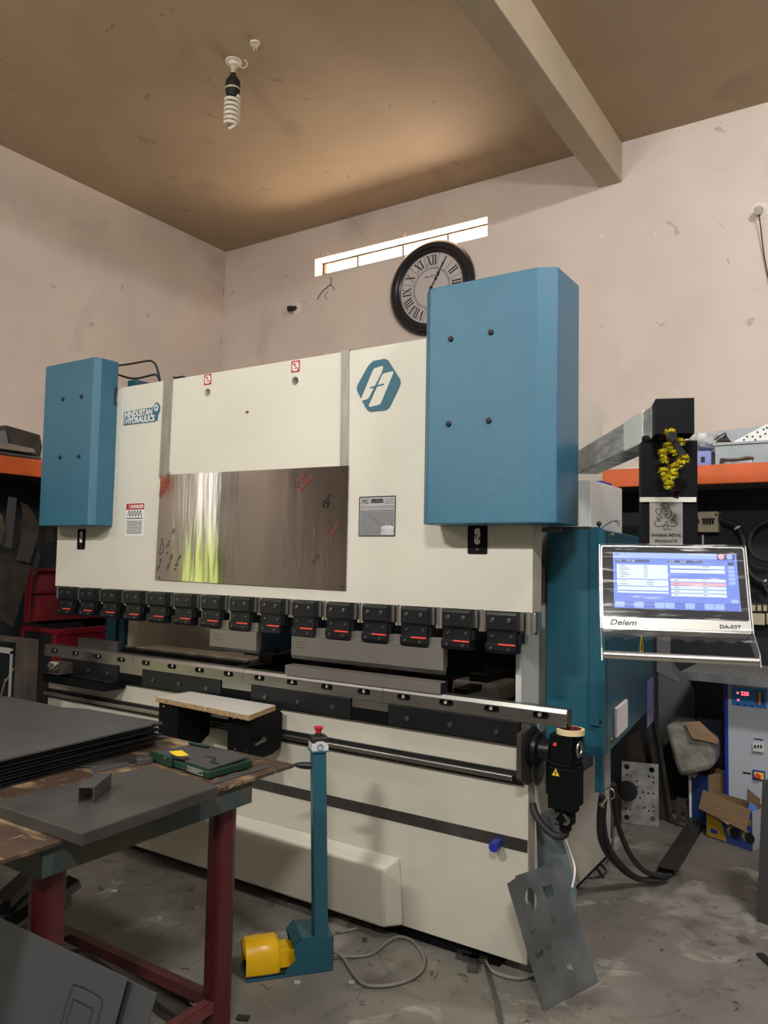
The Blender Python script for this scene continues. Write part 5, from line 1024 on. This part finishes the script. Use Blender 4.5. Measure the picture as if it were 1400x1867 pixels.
# workbench with chequer plate top
WB = thing('steel_bench', 'grey steel bench with chequer plate top behind the control screen', 'bench', (1.2,2.2,0))
bxl = at(1240,1225,y=1.98).x; bzt = .955
bm = new_bm(); box(bm, bxl,bxl+1.6,1.98,2.65,bzt-.008,bzt); tp = ob('bench_top', bm, M['galv'], WB, bevel=.001)
bm = new_bm(); box(bm, bxl,bxl+1.6,1.975,1.98,bzt-.045,bzt+.001); ob('bench_apron', bm, M['galv'], WB)
chq = mat('chequer_plate', (.55,.56,.56), .35, metal=.5)
L = []
for i in range(26):
    for j in range(7):
        x_ = bxl+.03+i*.045; y_ = 2.0+j*.07; s_ = 1 if (i+j)%2 else -1; L.append([(x_-.012,y_-.012*s_),(x_+.012,y_+.012*s_)])
strokes('tread_pattern', L, .0035, M['ink'], tp, (0,0,bzt+.0003), X, Y)
bm = new_bm(); box(bm, bxl+.003,bxl+1.597,1.985,2.62,bzt,bzt+.0004); ob('tread_sheet', bm, chq, tp)
for lx in (bxl+.13, bxl+1.5): 
    for ly in (2.60,) if lx < bxl+1 else (2.0,2.6):
        bm = new_bm(); box(bm, lx,lx+.04,ly,ly+.04,0,bzt-.008); ob('leg', bm, M['steel_d'], WB)
# voltage stabiliser
YV = 2.23
sx0 = at(1320,1300,y=YV).x; sz1 = .905; sx1 = sx0+.46
VS = thing('voltage_stabilizer', 'tall white and blue voltage stabilizer cabinet with red digits at the right edge', 'cabinet', ((sx0+sx1)/2,YV+.25,0))
bm = new_bm(); box(bm, sx0,sx1,YV+.012,YV+.42,.0,sz1); ob('cabinet_shell', bm, M['stabblue'], VS, bevel=.004)
fx0 = sx0+.022
fp = flat('front_panel', [[(fx0,.05),(sx1-.02,.05),(sx1-.02,sz1-.03),(fx0,sz1-.03)]], .012, M['stabwhite'], VS, (0,YV+.012,0), X, Z, bevel=.002)
def sp_(u, v): return at(u, v, y=YV)
def srect(u0,v0,u1,v1,m,n,par,th=.003,off=0.0):
    a, b = sp_(u0,v0), sp_(u1,v1); x0_, x1_, z0_, z1_ = min(a.x,b.x),max(a.x,b.x),min(a.z,b.z),max(a.z,b.z)
    bm = new_bm(); box(bm, x0_,x1_,YV-th-off,YV-off,z0_,z1_); return ob(n, bm, m, par)
srect(1333,1243,1412,1247,M['ink'],'title_strip',fp); c_ = sp_(1352,1245); text('title_text', 'THREE PHASE STABILIZER  •  MADE', .0085, M['paper'], fp, V((c_.x+.035,YV-.0036,c_.z)), X, Z)
dp = srect(1334,1251,1397,1292,M['lcdblue'],'display_panel',fp)
c_ = sp_(1358,1265); dw = srect(1349,1261,1366,1270,M['ink'],'digit_window',dp,.001,.003); text('digits', '235', .030, M['ledred'], dp, V((c_.x,YV-.0048,c_.z)), X, Z, bold=.001)
for u, v in ((1345,1263),(1346,1276)): 
    c_ = sp_(u,v); bm = new_bm(); cyl(bm, V((c_.x,YV-.003,c_.z)), V((c_.x,YV-.006,c_.z)), .006, n=12); ob('indicator_lamp', bm, M['ledred'], dp)
for u, v in ((1346,1284),(1358,1286),(1371,1287)):
    c_ = sp_(u,v); bm = new_bm(); cyl(bm, V((c_.x,YV-.003,c_.z)), V((c_.x,YV-.0045,c_.z)), .006, n=12); ob('panel_button', bm, mat('navy_print', s2l(20,50,130), .4), dp)
for u, m in ((1378,'redprint'),(1383,'yellow_print'),(1388,'blue')): srect(u,1262,u+4,1285,M[m],'bar_gauge',dp,.001,.003)
srect(1374,1346,1391,1350,M['ink'],'caption',fp); br = srect(1373,1354,1393,1371,M['white'],'breaker',fp,.02)
for k in range(3): srect(1376+5.5*k,1357,1379+5.5*k,1362,M['ink'],'breaker_toggle',br,.006,.02)
srect(1354,1407,1369,1412,M['ink'],'caption',fp); rw = srect(1372,1403,1395,1424,M['blue'],'rotary_switch_plate',fp,.008); srect(1375,1406,1393,1421,M['yellow_print'],'rotary_switch_face',rw,.003,.008)
c_ = sp_(1382,1414); bm = new_bm(); cyl(bm, V((c_.x,YV-.011,c_.z)), V((c_.x,YV-.028,c_.z)), .015, n=18); obox(bm, V((c_.x,YV-.03,c_.z)), X, Y, Z, .017,.004,.006); ob('rotary_switch_knob', bm, M['red'], rw)
# cardboard cartons
CT = thing('carton', 'blue and yellow carton with torn flap on the floor before the stabilizer', 'box', at(1335,1530,z=0))
k0 = at(1288,1524,z=0.002); k1 = at(1372,1552,z=0.002); ku = (k1-k0).normalized(); kw = (k1-k0).length; kn = Z.cross(ku); 
hz_ = .215
ff = flat('carton_front', [[(0,0),(kw,0),(kw,hz_),(0,hz_+.02)]], .004, mat('blue_carton_print', s2l(44,66,130), .5), CT, k0, ku, Z)
yel = mat('yellow_carton_print', s2l(170,140,40), .5)
flat('yellow_patch', [[(.004,.005),(.13,.005),(.065,hz_-.01),(.004,hz_-.01)]], .0006, yel, ff, k0-kn*.0042, ku, Z); 
flat('blue_patch', [[(.03,.03),(.07,.03),(.07,.055),(.03,.055)]], .0006, M['blue'], ff, k0-kn*.0052, ku, Z)
flat('yellow_band', [[(.12,.135),(kw-.006,.135),(kw-.006,.165),(.12,.165)]], .0006, yel, ff, k0-kn*.0042, ku, Z)
text('carton_text', 'Speed Brigel', .026, M['ink'], ff, k0+ku*.20+Z*.149-kn*.0060, ku, Z, bold=.0006)
for a in (.16,.25):
    bm = new_bm(); o_ = k0+ku*a+Z*.075-kn*.0045; lathe(bm, [(.030,0),(.030,.0006)], o_, -kn, n=20); ob('printed_disc', bm, mat('bronze_print', s2l(150,132,84), .4), ff)
    bm = new_bm(); o_ = k0+ku*(a+.018)+Z*.068-kn*.0058; lathe(bm, [(.030,0),(.030,.0006)], o_, -kn, n=20); ob('printed_disc', bm, M['ink'], ff)
bm = new_bm(); prism(bm, [k1, k1+kn*.17, k1+kn*.17+Z*hz_, k1+Z*(hz_+.0)], -ku*.004); ob('carton_side', bm, mat('white_blue_print', (.42,.44,.48), .5), CT)
bm = new_bm(); prism(bm, [k0+kn*.17, k1+kn*.17, k1+kn*.17+Z*hz_, k0+kn*.17+Z*hz_], kn*.004); prism(bm, [k0, k0+kn*.17, k0+kn*.17+Z*hz_, k0+Z*hz_], ku*.004); ob('carton_back', bm, M['cardboard'], CT)
fq = [k0-ku*.03-kn*.03+Z*.155, k1-ku*.01-kn*.045+Z*.11, k1-kn*.01+Z*.225, k0-ku*.02+Z*.26]
bm = new_bm(); prism(bm, fq, -kn*.004); ob('torn_flap', bm, M['cardboard'], CT, bevel=.001)
fq = [k0+ku*.04-kn*.02+Z*.145, k0+ku*.17-kn*.05+Z*.12, k0+ku*.17-kn*.02+Z*.15, k0+ku*.05-kn*.01+Z*.165]
bm = new_bm(); prism(bm, fq, -kn*.003); ob('inner_flap', bm, mat('pale_cardboard', s2l(170,150,122), .8), CT)
bm = new_bm(); fq = [k1-ku*.10+kn*.12+Z*.22, k1-ku*.03+kn*.12+Z*.20, k1-ku*.02+kn*.12+Z*.26, k1-ku*.10+kn*.12+Z*.30]; prism(bm, fq, kn*.003); ob('back_flap', bm, M['cardboard'], CT)
bm = new_bm(); fq = [k1-ku*.06+kn*.05+Z*.19, k1+kn*.05+Z*.19, k1-ku*.01+kn*.06+Z*.23, k1-ku*.05+kn*.06+Z*.245]; prism(bm, fq, kn*.003); ob('blue_paper', bm, mat('bright_blue_paper', s2l(90,140,220), .6), CT)
CB = thing('carton', 'upright blue and white carton standing left of the torn carton', 'box', at(1275,1505,z=0))
h0 = at(1262,1500,z=.002); h1 = at(1292,1512,z=.002); hu = (h1-h0).normalized(); hw = (h1-h0).length; hn = Z.cross(hu)
flat('carton_front', [[(0,0),(hw,0),(hw,.31),(0,.32)]], .004, mat('blue_carton_print_dark', s2l(40,64,120), .5), CB, h0, hu, Z)
bm = new_bm(); prism(bm, [h0, h0+Z*.32, h0+Z*.32-hu*.012-hn*.02, h0-hu*.010-hn*.01], hn*.003); prism(bm, [h0+Z*.30, h0+hu*.05+Z*.31, h0+hu*.05-hn*.03+Z*.285, h0-hn*.04+Z*.29], Z*.003); ob('white_flap', bm, M['paper'], CB)
bm = new_bm(); prism(bm, [h1+Z*.0, h1+hn*.14, h1+hn*.14+Z*.32, h1+Z*.32], -hu*.004); prism(bm, [h0+hn*.15, h1+hn*.15, h1+hn*.15+Z*.33, h0+hn*.15+Z*.33], hn*.003); ob('carton_side', bm, M['cardboard'], CB)
# wrapped bundle with cardboard cap
bm = new_bm(); prism(bm, [at(u,v,y=2.12) for u, v in ((1210,1322),(1250,1320),(1268,1338),(1300,1350),(1304,1395),(1290,1405),(1262,1412),(1238,1418),(1228,1390))], (0,.22,0)); t = tag(ob('wrapped_bundle', bm, M['bundle'], bevel=.03, smooth=True), 'dirty film-wrapped bundle leaning above the upright blue carton', 'bundle')
bm = new_bm(); prism(bm, [at(1248,1318,y=2.10),at(1275,1316,y=2.14),at(1310,1350,y=2.14),at(1308,1356,y=2.10),at(1262,1346,y=2.08)], (0,.004,.004)); tag(ob('cardboard_piece', bm, M['cardboard']), 'bent brown cardboard piece lying on the wrapped bundle', 'cardboard')
# pale sheets and dark flats leaning on the back
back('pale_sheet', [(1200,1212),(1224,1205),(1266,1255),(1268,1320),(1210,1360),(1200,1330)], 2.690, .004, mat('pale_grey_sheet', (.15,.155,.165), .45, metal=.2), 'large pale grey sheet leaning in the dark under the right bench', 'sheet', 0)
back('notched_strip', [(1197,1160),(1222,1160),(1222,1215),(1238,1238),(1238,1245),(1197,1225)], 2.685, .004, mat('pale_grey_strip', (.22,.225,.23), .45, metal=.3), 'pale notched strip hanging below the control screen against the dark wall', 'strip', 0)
FG = None
for k, (pix, y, lab) in enumerate(([[(1143,1345),(1165,1330),(1178,1395),(1176,1500),(1150,1490)], 2.20, 'brown steel flat behind the drilled plate, nearest the cabinet'], [[(1178,1325),(1190,1310),(1215,1430),(1226,1500),(1205,1503)], 2.22, 'brown steel flat standing right of the drilled plate'], [[(1190,1290),(1196,1290),(1228,1498),(1222,1500)], 2.18, 'thin dark angle bar slanting right of the brown flats'])):
    p = [at(u,v,y=y) for u, v in pix]
    for q_ in p: q_.z = max(q_.z, .002)
    bm = new_bm(); prism(bm, p, (0,.006,0)); tag(ob('steel_flat', bm, M['brown_rust'] if k < 2 else M['steel_d']), lab, 'steel flat')
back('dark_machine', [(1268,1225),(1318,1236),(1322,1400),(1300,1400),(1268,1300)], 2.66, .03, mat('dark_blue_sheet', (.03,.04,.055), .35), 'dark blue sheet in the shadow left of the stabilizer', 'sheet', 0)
t = thing('steel_hook_bar', 'dark bent steel channel piece standing on the floor left of the upright carton', 'offcut', at(1240,1500,z=0))
bm = new_bm(); prism(bm, [at(u,v,y=2.14) for u, v in ((1233,1455),(1252,1458),(1250,1463),(1240,1462),(1241,1495),(1250,1498),(1249,1502),(1233,1500))], (0,.03,0)); ob('bent_channel', bm, M['steel_d'], t)
# drilled plate + disc
t = thing('drilled_plate', 'galvanised plate with drilled holes standing upright against the brown flats', 'plate', at(1166,1505,z=0))
qa, qb = at(1133,1500,z=.002), at(1201,1508,z=.002); qu = (qb-qa).normalized(); qw = (qb-qa).length; qh = .365
qv = V((-.0,.12,1)).normalized(); qv = (qv-qu*qv.dot(qu)).normalized()
hs_ = [circ(.14*qw,.10*qh,.016),circ(.84*qw,.12*qh,.016),circ(.14*qw,.91*qh,.016),circ(.82*qw,.90*qh,.016)]+[circ(a*qw,b*qh,.006,10) for a, b in ((.42,.70),(.86,.78),(.86,.70),(.74,.79),(.42,.60),(.72,.52),(.86,.52),(.58,.53),(.5,.43),(.86,.31),(.74,.24),(.86,.24),(.14,.78),(.24,.77),(.12,.24),(.24,.23),(.12,.32),(.62,.28))]
flat('plate', [[(0,0),(qw,0),(qw,qh),(0,qh)]]+hs_, .006, mat('mottled_galvanised', (.30,.31,.31), .4, metal=.5, col2=(.62,.63,.62), vscale=14), t, qa, qu, qv)
c_ = at(1144,1442,y=qa.y-.03); bm = new_bm(); lathe(bm, [(.060,0),(.060,.012),(.052,.014)], c_, V((0,-1,.1)), n=36); tag(ob('round_disc', bm, M['rubber'], smooth=True), 'black round disc resting against the left half of the drilled plate', 'disc')
# U channel on the floor, hoses into it
p0 = at(1214,1596,z=.0); p1 = at(1272,1503,z=.0); channel(p0+Z*.035, p1+Z*.035, .085, .033, mat('dark_cable_cover', (.05,.047,.045), .5, metal=.3, var=.3, vscale=6), 'dark steel cable channel lying on the floor right of the machine', 'channel', name='cable_channel')
HG = None
for k, (pts, r, lab) in enumerate((
   ([(1097,1450,.55),(1093,1490,.6),(1095,1530,.7),(1110,1560,.85),(1140,1590,1.05),(1170,1604,1.12),(1205,1600,1.2)], .013, 'leftmost thick black cable curving from the cabinet into the floor channel'),
   ([(1102,1455,.58),(1100,1500,.65),(1108,1540,.75),(1128,1572,.9),(1160,1600,1.08),(1195,1606,1.16),(1215,1600,1.22)], .013, 'middle thick black cable curving from the cabinet into the floor channel'),
   ([(1118,1430,.62),(1122,1480,.7),(1132,1520,.8),(1150,1560,.95),(1175,1588,1.1),(1205,1598,1.18),(1222,1596,1.24)], .013, 'rightmost thick black cable curving from the cabinet into the floor channel'),
   ([(1112,1440,.66),(1116,1490,.74),(1117,1530,.8),(1113,1552,.9),(1105,1575,1.15)], .005, 'thin grey cable hanging between the thick black cables'))):
    P_ = []
    for u, v, y in pts:
        p = at(u, v, y=y)
        if p.z < .014: p = at(u, v, z=.014)
        P_.append(p)
    bm = new_bm(); tube(bm, P_, r, n=10, k=6); tag(ob('black_cable', bm, M['rubber'] if k < 3 else M['cablegrey'], smooth=True), lab, 'cable')
bm = new_bm(); tube(bm, [at(u,v,z=.006) for u, v in ((1050,1590),(1075,1570),(1095,1575),(1105,1590),(1085,1600),(1060,1598),(1040,1590),(1060,1575),(1085,1580),(1100,1600))], .005, n=7, k=6); tag(ob('thin_wire', bm, mat('brown_wire', (.05,.03,.025), .6), smooth=True), 'tangle of thin brown wire on the floor behind the machine corner', 'wire')
# anchor block
t = thing('anchor_block', 'small white block with a black bolt on the floor behind the machine', 'block', at(1115,1550,z=0))
c_ = at(1112,1545,z=.0); bm = new_bm(); box(bm, c_.x-.05,c_.x+.045,c_.y-.03,c_.y+.07,0,.045); ob('block', bm, M['concrete_block'], t, bevel=.003)
bm = new_bm(); cyl(bm, c_+V((0,.03,.045)), c_+V((0,.03,.13)), .014, n=14); cyl(bm, c_+V((0,.03,.115)), c_+V((0,.03,.135)), .024, n=6); ob('bolt', bm, M['ink'], t)
# dark column at right edge
pA, pB_ = at(1383,1680,z=0), at(1395,1420,y=1.05)
bm = new_bm(); prism(bm, [(1.172,1.06,0),(1.45,.95,0),(1.50,1.15,0),(1.22,1.26,0)], (.03,0,.62)); tag(ob('dark_crate', bm, mat('dark_grey_post', (.045,.045,.045), .55), bevel=.003), 'dark grey upright panel cut off by the right edge', 'panel')

# ================================================================== WALL CLOCK
cc = V((-1.488, YB, 3.862)); CR = .405
WC = thing('wall_clock', 'large round black wall clock with roman numerals', 'clock', (cc.x,YB-.03,cc.z-CR))
bm = new_bm(); lathe(bm, [(.300,.0),(CR-.01,.0),(CR,.012),(CR-.004,.030),(CR-.03,.052),(CR-.065,.050),(CR-.078,.036),(CR-.095,.040),(.300,.030)], (cc.x,YB-.002,cc.z), (0,-1,0), n=72, caps=False); ob('clock_frame', bm, mat('black_lacquer_frame', (.014,.014,.017), .3), WC, smooth=True, label='black moulded frame')
bm = new_bm(); cyl(bm, (cc.x,YB-.002,cc.z), (cc.x,YB-.020,cc.z), .312, n=72); face = ob('clock_face', bm, mat('pale_grey_dial', (.50,.47,.46), .5), WC)
FO = V((cc.x, YB-.0203, cc.z))
def cring(r, k=60): return [(r*math.cos(2*math.pi*i/k), r*math.sin(2*math.pi*i/k)) for i in range(k+1)]
strokes('dial_rings', [cring(.300), cring(.175), cring(.163)], .0016, M['ink'], face, FO, X, Z)
for i in range(12):
    a = math.radians(15+30*i); strokes('dial_divider', [[(.175*math.cos(a),.175*math.sin(a)),(.300*math.cos(a),.300*math.sin(a))]], .0018, M['ink'], face, FO, X, Z)
def numeral(s, h):
    out = []; x = 0; wv = {'I':.024,'V':.052,'X':.052}
    tot = sum(wv[c] for c in s); x = -tot/2
    for c in s:
        w = wv[c]; L_, R_ = x+.004, x+w-.004
        if c == 'I': m_ = (L_+R_)/2; out += [('t',[(m_,-h),(m_,h)]), ('n',[(m_-.011,h),(m_+.011,h)]), ('n',[(m_-.011,-h),(m_+.011,-h)])]
        if c == 'V': m_ = (L_+R_)/2; out += [('t',[(L_+.004,h),(m_,-h)]), ('n',[(R_-.004,h),(m_,-h)]), ('n',[(L_-.006,h),(L_+.014,h)]), ('n',[(R_-.014,h),(R_+.006,h)])]
        if c == 'X': out += [('t',[(L_+.004,h),(R_-.004,-h)]), ('n',[(R_-.004,h),(L_+.004,-h)]), ('n',[(L_-.004,h),(L_+.014,h)]), ('n',[(R_-.014,h),(R_+.004,h)]), ('n',[(L_-.004,-h),(L_+.014,-h)]), ('n',[(R_-.014,-h),(R_+.004,-h)])]
        x += w
    return out
for i, s_ in enumerate(('XII','I','II','III','IIII','V','VI','VII','VIII','IX','X','XI')):
    a = math.radians(90-30*i); o_ = FO+X*(.238*math.cos(a))+Z*(.238*math.sin(a)); v_ = V((math.cos(a),0,math.sin(a))); u_ = V((math.sin(a),0,-math.cos(a)))
    N = numeral(s_, .040); nm = strokes('numeral', [l for k, l in N if k == 't'], .0058, M['ink'], face, o_-Y*.0003, u_, v_)
    strokes('numeral_serif', [l for k, l in N if k == 'n'], .0022, M['ink'], nm, o_-Y*.0005, u_, v_)
for i in range(60):
    pass
strokes('minute_dots', [[(.163*math.cos(math.radians(6*i)),.163*math.sin(math.radians(6*i))),(.172*math.cos(math.radians(6*i)),.172*math.sin(math.radians(6*i)))] for i in range(60)], .0012, M['ink'], face, FO, X, Z)
text('dial_text', 'Cafe de Paris', .026, M['ink'], face, FO+Z*.100-Y*.0008, X, Z, shear=.3)
for nm, ang, ln, wd, off in (('minute_hand', 60, .255, .009, .004),('hour_hand', 57, .155, .012, .007)):
    a = math.radians(ang); u_ = V((math.cos(a),0,math.sin(a))); v_ = V((-math.sin(a),0,math.cos(a)))
    flat(nm, [[(-.045,-.003),(-.055,0),(-.045,.003),(0,.006),(ln*.45,.003),(ln*.52,wd*1.4),(ln*.62,.004),(ln-.03,wd*.8),(ln,0),(ln-.03,-wd*.8),(ln*.62,-.004),(ln*.52,-wd*1.4),(ln*.45,-.003),(0,-.006)]], .0015, M['ink'], WC, FO-Y*off, u_, v_)
bm = new_bm(); lathe(bm, [(.013,0),(.013,.010),(.006,.012)], FO, (0,-1,0), n=20); ob('hand_hub', bm, M['ink'], WC, smooth=True)

# ================================================================== CEILING LAMP
lc = at(426,112,z=ZC); 
CLP = thing('ceiling_bulb', 'unlit white spiral bulb in a black holder hanging from the ceiling', 'light bulb', (lc.x,lc.y,ZC-.45))
def lz(z): return V((lc.x,lc.y,ZC-z))
bm = new_bm(); lathe(bm, [(.052,0),(.052,.008),(.034,.012),(.030,.03)], lz(0), (0,0,-1), n=28); ob('ceiling_rose', bm, M['glasswhite'], CLP, smooth=True)
bm = new_bm(); cyl(bm, lz(.03), lz(.085), .016, n=16); ob('stem', bm, M['offwhite'], CLP)
bm = new_bm(); lathe(bm, [(.018,0),(.018,.018),(.026,.022),(.044,.05),(.046,.075),(.044,.12),(.036,.155)], lz(.080), (0,0,-1), n=28); ob('bulb_holder', bm, M['ink'], CLP, smooth=True)
bm = new_bm(); lathe(bm, [(.0465,0),(.0475,.006),(.0465,.012)], lz(.178), (0,0,-1), n=28, caps=False); ob('holder_band', bm, M['offwhite'], CLP, smooth=True)
bm = new_bm(); pts = []
for i in range(0, 6*16+1):
    a = i*2*math.pi/16; pts.append(lz(.235+.030*i/16)+V((.043*math.cos(a),.043*math.sin(a),0)))
pts += [lz(.425)+V((.02,.0,0)), lz(.428)+V((-.02,.0,0))]
tube(bm, pts, .0105, n=10, k=1); ob('spiral_tube', bm, M['glasswhite'], CLP, smooth=True)
bm = new_bm(); tube(bm, [lz(.0)+V((.07,.02,0)), lz(.02)+V((.085,.03,0)), lz(.045)+V((.08,.03,0)), lz(.05)+V((.055,.02,0)), lz(.03)+V((.04,.02,0))], .005, n=7, k=4); ob('lamp_wire', bm, M['offwhite'], CLP, smooth=True)
hc = at(465,78,z=ZC)
t = thing('ceiling_fixture_base', 'small empty pale ceiling fixing with two prongs above the bulb', 'ceiling hook', (hc.x,hc.y,ZC-.05))
bm = new_bm(); lathe(bm, [(.032,0),(.030,.010)], V((hc.x,hc.y,ZC)), (0,0,-1), n=20); ob('base', bm, M['glasswhite'], t)
for dx in (-.008,.014):
    bm = new_bm(); cyl(bm, V((hc.x+dx,hc.y,ZC-.005)), V((hc.x+dx,hc.y,ZC-.05)), .004, n=8); ob('prong', bm, M['offwhite'], t)
# wall lamp holders
def wholder(u, v, lab, hang):
    c_ = at(u, v, y=YB); t = thing('wall_lamp_holder', lab, 'lamp holder', (c_.x,YB-.03,c_.z-.05))
    bm = new_bm(); lathe(bm, [(.060,0),(.058,.008),(.030,.012)], (c_.x,YB,c_.z), (0,-1,0), n=28); ob('round_plate', bm, M['glasswhite'], t, smooth=True)
    bm = new_bm(); lathe(bm, [(.020,0),(.022,.04),(.028,.05),(.026,.085)], (c_.x,YB-.008,c_.z), (-.3 if not hang else 0,-1,-.35), n=20); ob('socket', bm, M['strap'] if hang else M['ink'], t, smooth=True)
    if hang:
        bm = new_bm(); tube(bm, [(c_.x,YB-.07,c_.z-.03),(c_.x+.01,YB-.05,c_.z-.12),(c_.x+.03,YB-.02,c_.z-.35),(c_.x+.10,YB-.02,c_.z-.75)], .004, n=6, k=5); ob('hanging_wire', bm, M['ink'], t)
wholder(1385,385,'round wall lamp holder with a hanging wire at the right edge', True)
wholder(540,562,'small black wall lamp holder on a white disc left of the clock', False)
